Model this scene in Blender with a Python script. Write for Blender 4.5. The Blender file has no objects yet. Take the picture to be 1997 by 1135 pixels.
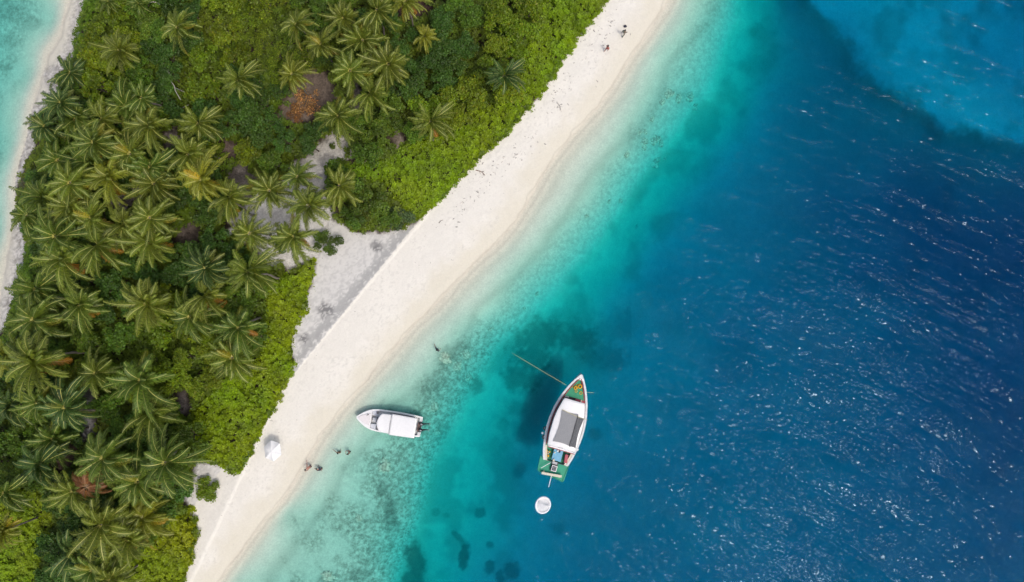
import bpy, bmesh, math, random
import numpy as np
from mathutils import Vector, Matrix, Quaternion

sc = bpy.context.scene
COL = sc.collection
RAD = math.radians

# ------------------------------------------------------------------ camera
S = 0.065                      # metres per photo pixel at the waterline
W, HPX = 1997.0, 1135.0
CX, CY = W / 2, HPX / 2
H = W * S / 1.5                # flying height for a 24 mm lens
cam_d = bpy.data.cameras.new("camera")
cam_d.sensor_width = 36.0
cam_d.lens = 24.0
cam_d.clip_start = 0.5
cam_d.clip_end = 20000
cam = bpy.data.objects.new("camera", cam_d)
cam.location = (0, 0, H)
COL.objects.link(cam)
sc.camera = cam

# ------------------------------------------------------------------ sky, sun, exposure
ZEN, SAZ = 29.5, -41.0         # sun's zenith angle; its bearing from the photo's right-hand side
SUN = Vector((math.sin(RAD(ZEN)) * math.cos(RAD(SAZ)), math.sin(RAD(ZEN)) * math.sin(RAD(SAZ)), math.cos(RAD(ZEN))))
world = bpy.data.worlds.new("World")
sc.world = world
world.use_nodes = True
wn = world.node_tree.nodes
sky = wn.new("ShaderNodeTexSky")
sky.sky_type = 'NISHITA'
sky.sun_disc = False
sky.sun_elevation = RAD(90 - ZEN)
sky.sun_rotation = math.atan2(SUN.x, SUN.y)
sky.dust_density = 5.0
sky.air_density = 1.0
sky.ozone_density = 1.0
wn["Background"].inputs[1].default_value = 0.15
world.node_tree.links.new(sky.outputs[0], wn["Background"].inputs[0])
sun_d = bpy.data.lights.new("sun", 'SUN')
sun_d.energy = 0.9
sun_d.angle = RAD(3.0)
sun_d.color = (1.0, 0.975, 0.93)
sun = bpy.data.objects.new("sun", sun_d)
sun.rotation_euler = SUN.to_track_quat('Z', 'Y').to_euler()
sun.location = (60, -40, 120)
COL.objects.link(sun)
vs = sc.view_settings
vs.view_transform = 'Standard'
vs.look = 'None'
vs.gamma = 1.0
vs.use_curve_mapping = False
vs.exposure = 0.13
cy = sc.cycles
cy.max_bounces = 8
cy.diffuse_bounces = 3
cy.glossy_bounces = 2
cy.transmission_bounces = 3
cy.transparent_max_bounces = 16
cy.volume_bounces = 0
cy.caustics_reflective = False
cy.caustics_refractive = False
cy.sample_clamp_indirect = 4.0
cy.use_denoising = True

# ------------------------------------------------------------------ helpers
def at(px, py, z=0.0):
    k = S * (H - z) / H
    return Vector(((px - CX) * k, (CY - py) * k, z))

def lerp(a, b, t):
    return a + (b - a) * t

def sstep(a, b, x):
    t = np.clip((x - a) / (b - a), 0, 1)
    return t * t * (3 - 2 * t)

def _hash(ix, iy, seed):
    n = (ix.astype(np.int64) * 374761393 + iy.astype(np.int64) * 668265263 + seed * 974634721) & 0x7fffffff
    n = (n ^ (n >> 13)) * 1274126177 & 0x7fffffff
    n = (n ^ (n >> 16)) & 0xffff
    return n / 65535.0

def vnoise(x, y, seed=0):
    x = np.asarray(x, float); y = np.asarray(y, float)
    ix = np.floor(x).astype(np.int64); iy = np.floor(y).astype(np.int64)
    fx = x - ix; fy = y - iy
    fx = fx * fx * (3 - 2 * fx); fy = fy * fy * (3 - 2 * fy)
    a = _hash(ix, iy, seed); b = _hash(ix + 1, iy, seed); c = _hash(ix, iy + 1, seed); d = _hash(ix + 1, iy + 1, seed)
    return lerp(lerp(a, b, fx), lerp(c, d, fx), fy)

def fbm(x, y, seed=0, octv=4):
    s = 0; amp = 0.5; tot = 0
    for o in range(octv):
        s = s + amp * vnoise(x * 2 ** o + 17.3 * o, y * 2 ** o - 9.1 * o, seed + o * 31)
        tot += amp; amp *= 0.55
    return s / tot

def seg_dist(px, py, pts, closed=False):
    d = np.full(px.shape, 1e9)
    n = len(pts)
    for i in range(n if closed else n - 1):
        ax, ay = pts[i]; bx, by = pts[(i + 1) % n]
        vx, vy = bx - ax, by - ay
        t = np.clip(((px - ax) * vx + (py - ay) * vy) / (vx * vx + vy * vy + 1e-9), 0, 1)
        d = np.minimum(d, (px - ax - t * vx) ** 2 + (py - ay - t * vy) ** 2)
    return np.sqrt(d)

def inside(px, py, pts):
    r = np.zeros(px.shape, bool)
    n = len(pts)
    for i in range(n):
        ax, ay = pts[i]; bx, by = pts[(i + 1) % n]
        c = ((ay > py) != (by > py)) & (px < (bx - ax) * (py - ay) / ((by - ay) + 1e-12) + ax)
        r ^= c
    return r

def sdist(px, py, pts):
    px = np.asarray(px, float); py = np.asarray(py, float)
    d = seg_dist(px, py, pts, True)
    return np.where(inside(px, py, pts), d, -d)

# ------------------------------------------------------------------ node helpers
def new_mat(name):
    m = bpy.data.materials.new(name)
    m.use_nodes = True
    return m, m.node_tree.nodes, m.node_tree.links

def node(nt, typ, **kw):
    n = nt.new(typ)
    for k, v in kw.items():
        setattr(n, k, v)
    return n

def paint(name, col, rough=0.45, var=0.10, scale=6.0, metal=0.0, bump=0.0):
    m, N, L = new_mat(name)
    b = N["Principled BSDF"]
    tc = node(N, "ShaderNodeTexCoord")
    nz = node(N, "ShaderNodeTexNoise")
    nz.inputs["Scale"].default_value = scale
    nz.inputs["Detail"].default_value = 5
    L.new(tc.outputs["Object"], nz.inputs["Vector"])
    mr = node(N, "ShaderNodeMapRange")
    mr.inputs[1].default_value = 0.3; mr.inputs[2].default_value = 0.7
    mr.inputs[3].default_value = 1 - var; mr.inputs[4].default_value = 1 + var * 0.4
    L.new(nz.outputs[0], mr.inputs[0])
    mx = node(N, "ShaderNodeMix", data_type='RGBA', blend_type='MULTIPLY')
    mx.inputs[0].default_value = 1.0
    mx.inputs[6].default_value = (*col, 1)
    L.new(mr.outputs[0], mx.inputs[7])
    L.new(mx.outputs[2], b.inputs["Base Color"])
    b.inputs["Roughness"].default_value = rough
    b.inputs["Metallic"].default_value = metal
    if bump:
        bp = node(N, "ShaderNodeBump")
        bp.inputs["Strength"].default_value = bump
        bp.inputs["Distance"].default_value = 0.02
        L.new(nz.outputs[0], bp.inputs["Height"])
        L.new(bp.outputs[0], b.inputs["Normal"])
    return m

def foliage_mat(name, trans=0.30, rough=0.5, spec=0.35):
    """leaf colour = the object's own colour times a per-leaf tone"""
    m, N, L = new_mat(name)
    b = N["Principled BSDF"]; out = N["Material Output"]
    oi = node(N, "ShaderNodeObjectInfo")
    at_ = node(N, "ShaderNodeAttribute"); at_.attribute_name = "tone"
    mx = node(N, "ShaderNodeMix", data_type='RGBA', blend_type='MULTIPLY')
    mx.inputs[0].default_value = 1.0
    L.new(oi.outputs["Color"], mx.inputs[6])
    L.new(at_.outputs["Color"], mx.inputs[7])
    L.new(mx.outputs[2], b.inputs["Base Color"])
    b.inputs["Roughness"].default_value = rough
    b.inputs["Specular IOR Level"].default_value = spec
    tr = node(N, "ShaderNodeBsdfTranslucent")
    hs = node(N, "ShaderNodeMix", data_type='RGBA', blend_type='MULTIPLY')
    hs.inputs[0].default_value = 1.0
    hs.inputs[7].default_value = (1.25, 1.2, 0.55, 1)
    L.new(mx.outputs[2], hs.inputs[6])
    L.new(hs.outputs[2], tr.inputs[0])
    ms = node(N, "ShaderNodeMixShader")
    ms.inputs[0].default_value = trans
    L.new(b.outputs[0], ms.inputs[1]); L.new(tr.outputs[0], ms.inputs[2])
    L.new(ms.outputs[0], out.inputs["Surface"])
    return m

M_LEAF = foliage_mat("leaf")
M_FROND = foliage_mat("frond", 0.28, 0.5, 0.35)

# ------------------------------------------------------------------ mesh helpers
def mesh_np(name, V, F, mats, tone=None, midx=None, smooth=False):
    """V n x 3, F m x 4 quads (or m x 3)"""
    V = np.asarray(V, np.float32); F = np.asarray(F, np.int32)
    me = bpy.data.meshes.new(name)
    k = F.shape[1]
    me.vertices.add(len(V)); me.vertices.foreach_set("co", V.ravel())
    me.loops.add(F.size); me.loops.foreach_set("vertex_index", F.ravel())
    me.polygons.add(len(F))
    me.polygons.foreach_set("loop_start", np.arange(0, F.size, k, dtype=np.int32))
    me.polygons.foreach_set("loop_total", np.full(len(F), k, np.int32))
    if midx is not None:
        me.polygons.foreach_set("material_index", np.asarray(midx, np.int32))
    if smooth:
        me.polygons.foreach_set("use_smooth", np.ones(len(F), bool))
    me.update(calc_edges=True)
    if tone is not None:
        a = me.color_attributes.new("tone", 'FLOAT_COLOR', 'POINT')
        t = np.ones((len(V), 4), np.float32); tone = np.asarray(tone); t[:, :tone.shape[1]] = tone
        a.data.foreach_set("color", t.ravel())
    for m in mats:
        me.materials.append(m)
    return me

def link(name, me, parent=None):
    o = bpy.data.objects.new(name, me)
    COL.objects.link(o)
    if parent is not None:
        o.parent = parent
    return o

def tag(o, label=None, cat=None, group=None, kind=None):
    if label: o["label"] = label
    if cat: o["category"] = cat
    if group: o["group"] = group
    if kind: o["kind"] = kind
    return o

def thing(name, loc, label, cat, group=None, rz=0.0):
    o = bpy.data.objects.new(name, None)
    o.empty_display_size = 0.3
    o.location = loc
    o.rotation_euler = (0, 0, rz)
    COL.objects.link(o)
    return tag(o, label, cat, group)

class MB:
    def __init__(s):
        s.v = []; s.f = []; s.m = []
    def add(s, vs, fs, mi=0):
        b = len(s.v)
        s.v += [tuple(v) for v in vs]
        s.f += [tuple(b + i for i in f) for f in fs]
        s.m += [mi] * len(fs)
        return s
    def box(s, c, d, rz=0.0, mi=0, taper=1.0):
        cx, cy_, cz = c; hx, hy, hz = d[0] / 2, d[1] / 2, d[2] / 2
        ca, sa = math.cos(rz), math.sin(rz)
        vs = []
        for z, t in ((-hz, 1.0), (hz, taper)):
            for x, y in ((-hx, -hy), (hx, -hy), (hx, hy), (-hx, hy)):
                x *= t; y *= t
                vs.append((cx + x * ca - y * sa, cy_ + x * sa + y * ca, cz + z))
        return s.add(vs, [(3, 2, 1, 0), (4, 5, 6, 7), (0, 1, 5, 4), (1, 2, 6, 5), (2, 3, 7, 6), (3, 0, 4, 7)], mi)
    def prism(s, poly, z0, z1, mi=0, mi_side=None):
        n = len(poly)
        z0 = z0 if hasattr(z0, '__len__') else [z0] * n
        z1 = z1 if hasattr(z1, '__len__') else [z1] * n
        vs = [(p[0], p[1], z) for p, z in zip(poly, z0)] + [(p[0], p[1], z) for p, z in zip(poly, z1)]
        b = len(s.v)
        s.add(vs, [tuple(range(n, 2 * n))], mi)
        sd = [(i, (i + 1) % n, n + (i + 1) % n, n + i) for i in range(n)] + [tuple(range(n - 1, -1, -1))]
        s.f += [tuple(b + i for i in f) for f in sd]; s.m += [mi if mi_side is None else mi_side] * len(sd)
        return s
    def tube(s, pts, r, n=8, mi=0, cap=True):
        pts = [Vector(p) for p in pts]
        rs = r if hasattr(r, '__len__') else [r] * len(pts)
        vs = []; fs = []
        for i, p in enumerate(pts):
            t = (pts[min(i + 1, len(pts) - 1)] - pts[max(i - 1, 0)]).normalized()
            q = t.to_track_quat('Z', 'Y')
            for k in range(n):
                a = 2 * math.pi * k / n
                vs.append(p + q @ Vector((math.cos(a) * rs[i], math.sin(a) * rs[i], 0)))
        for i in range(len(pts) - 1):
            for k in range(n):
                fs.append((i * n + k, i * n + (k + 1) % n, (i + 1) * n + (k + 1) % n, (i + 1) * n + k))
        if cap:
            fs.append(tuple(range(n - 1, -1, -1)))
            fs.append(tuple((len(pts) - 1) * n + k for k in range(n)))
        return s.add(vs, fs, mi)
    def torus(s, c, R, r, n=24, k=8, mi=0, sx=1.0, sy=1.0):
        vs = []; fs = []
        for i in range(n):
            a = 2 * math.pi * i / n
            for j in range(k):
                b = 2 * math.pi * j / k
                rr = R + r * math.cos(b)
                vs.append((c[0] + rr * math.cos(a) * sx, c[1] + rr * math.sin(a) * sy, c[2] + r * math.sin(b)))
        for i in range(n):
            for j in range(k):
                fs.append((i * k + j, ((i + 1) % n) * k + j, ((i + 1) % n) * k + (j + 1) % k, i * k + (j + 1) % k))
        return s.add(vs, fs, mi)
    def ball(s, c, r, n=10, m=7, mi=0):
        rx, ry, rz = r if hasattr(r, '__len__') else (r, r, r)
        vs = [(c[0], c[1], c[2] - rz)]; fs = []
        for i in range(1, m):
            p = math.pi * i / m - math.pi / 2
            for k in range(n):
                a = 2 * math.pi * k / n
                vs.append((c[0] + rx * math.cos(p) * math.cos(a), c[1] + ry * math.cos(p) * math.sin(a), c[2] + rz * math.sin(p)))
        vs.append((c[0], c[1], c[2] + rz))
        for k in range(n):
            fs.append((0, 1 + (k + 1) % n, 1 + k))
            fs.append((len(vs) - 1, 1 + (m - 2) * n + k, 1 + (m - 2) * n + (k + 1) % n))
        for i in range(m - 2):
            for k in range(n):
                fs.append((1 + i * n + k, 1 + i * n + (k + 1) % n, 1 + (i + 1) * n + (k + 1) % n, 1 + (i + 1) * n + k))
        return s.add(vs, fs, mi)
    def loft(s, secs, mi=0, cap=True):
        n = len(secs[0]); vs = [p for sec in secs for p in sec]; fs = []
        for i in range(len(secs) - 1):
            for k in range(n - 1):
                fs.append((i * n + k, i * n + k + 1, (i + 1) * n + k + 1, (i + 1) * n + k))
        if cap:
            fs.append(tuple(range(n)))
        return s.add(vs, fs, mi)
    def build(s, name, mats, parent=None, smooth=False, bevel=0.0):
        me = bpy.data.meshes.new(name)
        me.from_pydata(s.v, [], s.f)
        for m in (mats if isinstance(mats, (list, tuple)) else [mats]):
            me.materials.append(m)
        me.polygons.foreach_set("material_index", s.m)
        bm = bmesh.new(); bm.from_mesh(me)
        bmesh.ops.recalc_face_normals(bm, faces=bm.faces)
        bm.to_mesh(me); bm.free()
        if smooth:
            me.polygons.foreach_set("use_smooth", [True] * len(me.polygons))
        me.update()
        o = link(name, me, parent)
        if bevel:
            b = o.modifiers.new("bevel", 'BEVEL'); b.width = bevel; b.segments = 2; b.limit_method = 'ANGLE'
        return o

# ------------------------------------------------------------------ photo-plan outlines (pixels of the photo, at ground level)
SHORE = [(1345, -90), (1306, 0), (1282, 39), (1257, 77), (1229, 116), (1197, 169), (1166, 211), (1116, 268), (1072, 324),
         (1040, 380), (1008, 430), (969, 473), (934, 508), (888, 550), (846, 596), (803, 638), (768, 680), (735, 720),
         (700, 762), (662, 808), (625, 858), (602, 896), (576, 938), (548, 978), (518, 1014), (490, 1050), (460, 1088),
         (425, 1137), (360, 1230)]
LSHORE = [(-60, 760), (-30, 660), (0, 575), (12, 505), (22, 450), (30, 400), (31, 352), (43, 292), (62, 218), (76, 169), (93, 106), (116, 70),
          (134, 0), (160, -90)]
ISLAND = SHORE + [(250, 1500), (-700, 1700), (-500, 1100)] + LSHORE + [(260, -400), (900, -900), (1600, -500)]
VEDGE = [(1220, -60), (1180, 0), (1150, 45), (1110, 98), (1085, 135), (1060, 175), (1035, 205), (1000, 240), (985, 262),
         (955, 290), (925, 320), (890, 352), (870, 377), (845, 400), (820, 425), (797, 446), (770, 450), (740, 460), (710, 455),
         (690, 455), (665, 435), (640, 430), (645, 468), (622, 500), (615, 530), (608, 560), (597, 578), (598, 605),
         (583, 630), (568, 652), (570, 690), (575, 705), (565, 730), (550, 760), (530, 800), (510, 840), (490, 885),
         (470, 915), (450, 922), (440, 910), (420, 905), (385, 905), (378, 940), (364, 975), (380, 1010), (384, 1050),
         (370, 1090), (358, 1137), (330, 1200)]
VLEFT = [(-80, 740), (0, 650), (12, 640), (25, 590), (38, 545), (45, 505), (50, 470), (42, 430), (32, 375), (45, 325), (68, 285), (64, 240), (92, 205),
         (116, 175), (104, 150), (128, 128), (143, 108), (150, 75), (160, 30), (170, 0), (185, -60)]
VEG = VEDGE + [(200, 1500), (-700, 1700), (-480, 1100)] + VLEFT + [(300, -400), (900, -700)]
HEDGES = [
    [(1220, -60), (1180, 0), (1150, 45), (1110, 98), (1085, 135), (1060, 175), (1035, 205), (1000, 240), (985, 262),
     (955, 290), (925, 320), (890, 352), (870, 377), (845, 400), (820, 425), (795, 435), (775, 405), (745, 365), (690, 350), (640, 360), (632, 322),
     (680, 312), (760, 300), (800, 268), (870, 250), (905, 222), (960, 195), (1000, 180), (1015, 120), (1022, 60), (1050, 0), (1080, -60)],
    [(612, 505), (615, 530), (608, 560), (597, 578), (598, 605), (583, 630), (568, 652), (570, 690), (575, 705), (565, 730),
     (550, 760), (530, 800), (510, 840), (490, 885), (470, 915), (450, 922), (440, 910), (420, 905), (385, 900), (365, 850), (372, 800),
     (400, 765), (440, 725), (500, 690), (515, 610), (500, 560), (530, 535), (575, 525)],
    [(375, 985), (380, 1010), (384, 1050), (370, 1090), (358, 1137), (330, 1200), (200, 1200), (220, 1110), (262, 1060), (320, 1010)],
    [(-70, 940), (60, 945), (112, 965), (108, 1020), (90, 1080), (70, 1200), (-70, 1200)],
    [(185, -60), (170, 0), (160, 30), (150, 75), (143, 108), (150, 118), (172, 80), (190, 30), (210, -60)],
    [(52, 475), (45, 505), (38, 545), (25, 590), (12, 640), (-20, 690), (20, 705), (45, 640), (60, 580), (80, 530), (72, 490)],
]
CLEAR = [  # polygon, colour, softness
    ([(645, 258), (678, 272), (690, 300), (655, 318), (640, 335), (636, 380), (650, 430), (640, 440), (600, 350), (560, 345), (560, 325), (590, 305), (618, 290)], (0.48, 0.455, 0.41)),
    ([(440, 455), (470, 405), (530, 350), (600, 345), (640, 400), (650, 430), (690, 458), (770, 452), (830, 424), (575, 720), (568, 652), (610, 560), (615, 505), (560, 524), (515, 520), (495, 480)], (0.60, 0.58, 0.54)),
    ([(545, 215), (570, 165), (605, 128), (640, 140), (655, 185), (630, 220), (590, 245), (550, 235)], (0.175, 0.135, 0.105)),
    ([(672, 150), (690, 152), (715, 200), (700, 225), (680, 205)], (0.20, 0.17, 0.15)),
    ([(430, 280), (462, 272), (468, 296), (446, 310), (428, 300)], (0.16, 0.12, 0.10)),
    ([(318, 268), (340, 245), (352, 268), (340, 300), (318, 300)], (0.22, 0.19, 0.175)),
    ([(210, 385), (240, 372), (268, 370), (270, 400), (240, 420), (212, 408)], (0.20, 0.18, 0.17)),
    ([(340, 445), (370, 435), (390, 450), (382, 478), (348, 480)], (0.15, 0.12, 0.10)),
    ([(143, 762), (168, 755), (185, 775), (180, 815), (190, 845), (162, 860), (150, 820), (160, 800)], (0.23, 0.22, 0.215)),
    ([(168, 525), (188, 520), (196, 540), (178, 550)], (0.13, 0.12, 0.12)),
    ([(100, 890), (125, 868), (148, 880), (140, 910), (112, 925), (96, 912)], (0.13, 0.09, 0.07)),
    ([(345, 770), (362, 765), (372, 800), (355, 820), (343, 800)], (0.17, 0.15, 0.14)),
    ([(-10, 668), (18, 655), (42, 652), (34, 676), (12, 690), (-10, 720)], (0.30, 0.28, 0.26)),
    ([(770, -5), (830, -5), (850, 15), (800, 42), (775, 35)], (0.08, 0.05, 0.04)),
    ([(440, 335), (470, 318), (500, 340), (490, 400), (460, 400)], (0.19, 0.165, 0.15)),
    ([(762, 248), (785, 248), (788, 290), (770, 296)], (0.25, 0.21, 0.17)),
    ([(385, 905), (420, 905), (445, 912), (430, 960), (395, 1010), (380, 1015), (360, 975), (378, 940)], (0.45, 0.44, 0.425)),
]
SHELF = [(1560, -200), (1592, 0), (1618, 30), (1640, 62), (1655, 95), (1672, 118), (1692, 138), (1714, 148), (1728, 165), (1750, 176),
         (1778, 180), (1800, 205), (1826, 222), (1848, 246), (1880, 242), (1905, 240), (1935, 252), (1955, 262), (2000, 280), (2300, 330), (2500, -200)]

# depth soundings read off the water's colour: px, py, metres
DEP = [(1350,0,.35),(1400,0,.9),(1450,0,2.2),(1500,0,3.6),(1550,0,6),(1600,0,6.6),(1700,0,6.2),(1800,0,6.6),(1900,0,7),(1997,0,7.8),
 (1290,100,.35),(1340,100,.7),(1390,100,1.4),(1425,100,2.2),(1480,100,3.6),(1560,100,6.5),(1640,100,7.6),(1690,100,6.5),(1800,100,6.5),(1900,100,7.2),(1997,100,7.4),
 (1240,200,.35),(1290,200,.8),(1340,200,1.4),(1390,200,2.2),(1430,200,3.2),(1500,200,6),(1600,200,8),(1700,200,8),(1770,205,6.7),(1850,200,6.1),(1950,190,6.6),
 (1905,250,6.1),(1840,275,7.8),(1997,262,6.8),(1990,310,8.8),
 (1180,300,.35),(1230,300,.8),(1285,300,1.7),(1335,300,2.8),(1400,300,4.8),(1500,300,7.5),(1600,300,9.4),(1800,300,9.8),
 (1110,400,.35),(1160,400,.75),(1210,400,1.6),(1260,400,2.8),(1330,400,5),(1450,400,8),(1600,400,10.5),(1800,400,12.5),(1997,400,12),
 (1020,500,.35),(1070,500,.7),(1130,500,1.5),(1180,500,2.5),(1250,500,4.5),(1350,500,7.5),(1450,500,9),(1600,500,10.5),(1800,500,12.5),(1997,500,13),
 (935,600,.35),(990,600,.8),(1050,600,1.7),(1110,600,2.6),(1150,600,3.8),(1230,600,6),(1350,600,8.5),(1500,600,10),(1700,600,11),(1997,600,12.5),
 (840,700,.35),(900,700,.85),(960,700,1.8),(1000,700,2.6),(1100,700,3.6),(1200,700,6.2),(1300,700,8.2),(1450,700,9.5),(1700,700,11),(1997,700,12.5),
 (720,800,.25),(760,800,.5),(830,800,.75),(900,800,1.8),(960,800,3),(1030,800,3.9),(1180,800,7),(1250,800,8),(1400,800,9.3),(1700,800,10.5),(1997,800,12),
 (660,900,.35),(720,900,.58),(800,900,.9),(870,900,2.2),(950,900,3.6),(1020,900,5.2),(1150,900,7.2),(1300,900,8.8),(1500,900,9.6),(1800,900,11),(1997,900,11.5),
 (560,1000,.3),(620,1000,.48),(700,1000,.62),(790,1000,1.1),(860,1000,2.6),(950,1000,4.2),(1050,1000,6.4),(1200,1000,8.2),(1400,1000,9.2),(1700,1000,10),(1997,1000,10.5),
 (470,1135,.3),(540,1135,.48),(640,1135,.62),(740,1135,1.0),(800,1135,2.4),(900,1135,4.2),(1000,1135,6),(1100,1135,7.2),(1300,1135,8.7),(1600,1135,9.6),(1997,1135,10),
 (0,0,.8),(60,0,.6),(100,40,.4),(0,150,.7),(50,150,.45),(0,300,.6),(25,280,.35),(0,450,.35),(-150,100,1.2),(-150,500,.9),
 (2300,0,9.5),(2300,500,13),(2300,1135,11),(2000,1400,11),(1200,1400,9),(600,1400,1.5),(1600,-250,6),(2100,-250,9),(-300,-200,2.2),
 (3500,500,14),(2000,3000,12),(0,4000,8),(2000,-2500,12),(-2500,500,8)]

REEF = [  # dark growth on the seabed: px, py, half length, half width, turn, strength
 (1055,655,62,34,-8,.72),(1125,662,70,36,20,.68),(1180,690,60,34,10,.5),(1018,738,38,30,10,.6),(1040,700,40,25,0,.7),(1205,640,70,34,-15,.35),
 (810,1095,20,40,-8,.85),(805,1130,22,22,0,.8),(905,1085,11,25,5,.8),(893,1047,7,22,-45,.6),(936,1000,11,10,0,.6),(955,1062,9,8,0,.6),(955,1108,12,14,20,.65),
 (998,1112,20,20,0,.6),(975,1124,9,16,0,.6),(762,1000,14,34,-10,.65),(745,955,12,16,0,.5),(930,752,16,18,0,.55),(700,1120,20,14,0,.4),(642,1125,18,12,0,.5),
 (850,1000,8,8,0,.4),(1090,1030,16,14,0,.3),(870,1005,8,6,0,.4),(1010,795,22,16,0,.32),(980,830,16,14,0,.3),(1468,62,14,10,0,.65),(1340,185,20,9,10,.6),
 (1290,270,16,8,20,.25),(880,690,34,20,-35,.35),(840,760,40,22,-40,.3),(860,840,26,12,-40,.25),
 (20,20,40,22,20,.32),(60,45,22,14,0,.26),(15,80,26,14,0,.2),(10,130,14,10,0,.3),
 (1545,70,70,90,-12,.35),(1480,190,60,60,0,.18),(1600,210,120,75,35,.5),(1745,300,120,50,38,.55),(1690,190,60,40,45,.5),(1850,300,80,40,15,.5),
 (1805,435,95,62,-10,.6),(1560,330,110,60,0,.3),(1380,420,60,40,0,.22),(1650,520,120,60,0,.25),(1880,520,90,40,0,.3),(1350,330,45,40,-40,.22),(1440,240,40,40,0,.25),
 (1310,186,40,14,15,.3),(1265,280,30,18,20,.3),(1300,300,26,14,0,.25),(1240,260,24,12,0,.22),
 (1330,640,60,34,20,.25),(1280,560,60,30,-40,.25),(1440,700,80,36,10,.25),(1160,845,14,12,0,.35),(1870,830,120,50,20,.25),(1330,790,60,30,0,.2)]

# ------------------------------------------------------------------ terrain: one sheet, seabed to island
step = 2.6
xs = np.arange(-70, 2071, step); ys = np.arange(-70, 1206, step)
def widen(c, n=62, k=1.12):
    d = [3.5]
    for i in range(n): d.append(d[-1] * k)
    o = np.cumsum(d)
    return np.concatenate([c[0] - o[::-1], c, c[-1] + o])
xs = widen(xs); ys = widen(ys)
GX, GY = np.meshgrid(xs, ys)
qx = np.clip(GX, -4000, 6000); qy = np.clip(GY, -4000, 5000)
warp = (fbm(qx / 60, qy / 60, 3) - .5) * 16 + (fbm(qx / 14, qy / 14, 5, 3) - .5) * 5
isd = sdist(qx, qy, ISLAND)                       # >0 on land
wob = (fbm(qx / 90, qy / 90, 8) - .5) * 10 + (fbm(qx / 18, qy / 18, 9, 3) - .5) * 3.5
isd = isd + wob
vsd = sdist(qx, qy, VEG) + (fbm(qx / 15, qy / 15, 4, 3) - .5) * 10

# depth: linear radial-basis fit through the soundings and the shoreline
def resample(pl, d):
    o = []
    for (ax, ay), (bx, by) in zip(pl[:-1], pl[1:]):
        n = max(1, int(math.hypot(bx - ax, by - ay) // d))
        for i in range(n): o.append((ax + (bx - ax) * i / n, ay + (by - ay) * i / n, 0.0))
    return o
ctl = np.array(DEP + resample(SHORE, 45) + resample(LSHORE, 45), float)
P = ctl[:, :2] / 100.0
A = np.sqrt(((P[:, None] - P[None]) ** 2).sum(-1) + 0.02)
wgt = np.linalg.solve(A + np.eye(len(P)) * 0.004, ctl[:, 2])
def depth_at(px, py):
    px = np.asarray(px, float).ravel() / 100; py = np.asarray(py, float).ravel() / 100
    r = np.zeros(px.shape)
    for (a, b), w_ in zip(P, wgt):
        r += w_ * np.sqrt((px - a) ** 2 + (py - b) ** 2 + 0.02)
    return r
dep = depth_at(np.clip(qx, -900, 3200), np.clip(qy, -900, 2200)).reshape(GX.shape)
off = np.maximum(0, np.maximum(np.maximum(-200 - qx, qx - 2200), np.maximum(-200 - qy, qy - 1340)))
dep = lerp(np.clip(dep, .05, 14), 13.0, sstep(200, 3000, off))
out_px = np.maximum(0, -isd)
dep = np.maximum(dep, 0.02 + out_px * .003) * (0.35 + .65 * sstep(0, 26, out_px)) + .012
dep = dep * (1 + .28 * sstep(1.2, 2.4, dep) * sstep(10, 5, dep) * (1 - sstep(-60, 0, sdist(qx, qy, SHELF)))) * 1.02
dep *= 1 + (fbm(qx / 130, qy / 130, 12, 3) - .5) * .16 * sstep(.8, 3, dep) + (fbm(qx / 40, qy / 40, 13, 3) - .5) * .22 * sstep(1.2, 2.4, dep) * sstep(7, 4, dep)
beachw = np.maximum(0, isd)
zl = 1.25 * (1 - np.exp(-beachw / 70.0)) + .02
scarp = sdist(qx, qy, [(838, 416), (560, 745), (200, 1500), (-400, 900), (200, 300), (700, 100)])
zl += .16 * sstep(-1, 4, scarp) * sstep(20, 40, beachw) + (fbm(qx / 30, qy / 30, 21) - .5) * .10 * sstep(20, 80, beachw)
Z = np.where(isd > 0, zl, -dep)
Z = np.where(np.abs(isd) < 4, lerp(-dep * 0 - .03, .03, sstep(-4, 4, isd)), Z)

# colours of the ground, with caustic flecks painted onto the seabed
def col(c): return np.array(c)[None, None, :] * np.ones(GX.shape + (1,))
n1 = fbm(qx / 9, qy / 9, 41, 3); n2 = fbm(qx / 34, qy / 34, 42); n3 = vnoise(qx / 3.1, qy / 3.1, 43); n4 = fbm(qx / 120, qy / 120, 44)
white = col((.715, .69, .62)); warm = col((.64, .605, .50)); wet = col((.46, .405, .32))
C = white * (1 + (n2[..., None] - .5) * .10)
t = sstep(62, 10, isd + (n2 - .5) * 44)
C = lerp(C, warm, (t * .95)[..., None])
t = sstep(9, 0, isd + (n2 - .5) * 8)
C = lerp(C, wet, (t * .25)[..., None])
lineat = np.exp(-((isd - 4 - (n2 - .5) * 10) / 1.5) ** 2) * .17
C = C * (1 - lineat[..., None])
C = C * (1 - (.11 * sstep(.60, .85, n3) * sstep(.38, .60, n2) * sstep(16, 34, isd))[..., None])   # trampled, bumpy sand
# grey pebbly back-beach
grey_t = sstep(-3, 3, scarp + (n1 - .5) * 9 + (n2 - .5) * 16) * sstep(-2, 6, inside(qx, qy, [(845, 395), (560, 745), (360, 1010), (340, 1000), (380, 880), (560, 600), (640, 420)]) * 20.0)
grav = sstep(.40, .62, n3 * .45 + n1 * .45 + .22 * np.exp(-((scarp - 14) / 13.0) ** 2))
gcol = lerp(col((.61, .60, .57)), col((.33, .33, .32)), (grav * (.35 + .5 * np.exp(-((scarp - 12) / 18.0) ** 2)))[..., None])
C = lerp(C, gcol, grey_t[..., None])
for (bx, by, br) in ((633, 604, 19), (592, 660, 15), (735, 480, 16)):
    r = np.hypot(qx - bx, qy - by) / br + (n1 - .5) * 1.2
    C = lerp(C, col((.17, .17, .17)), (sstep(1.2, .3, r) * (.35 + .55 * (n3 > .4)))[..., None])
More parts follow.
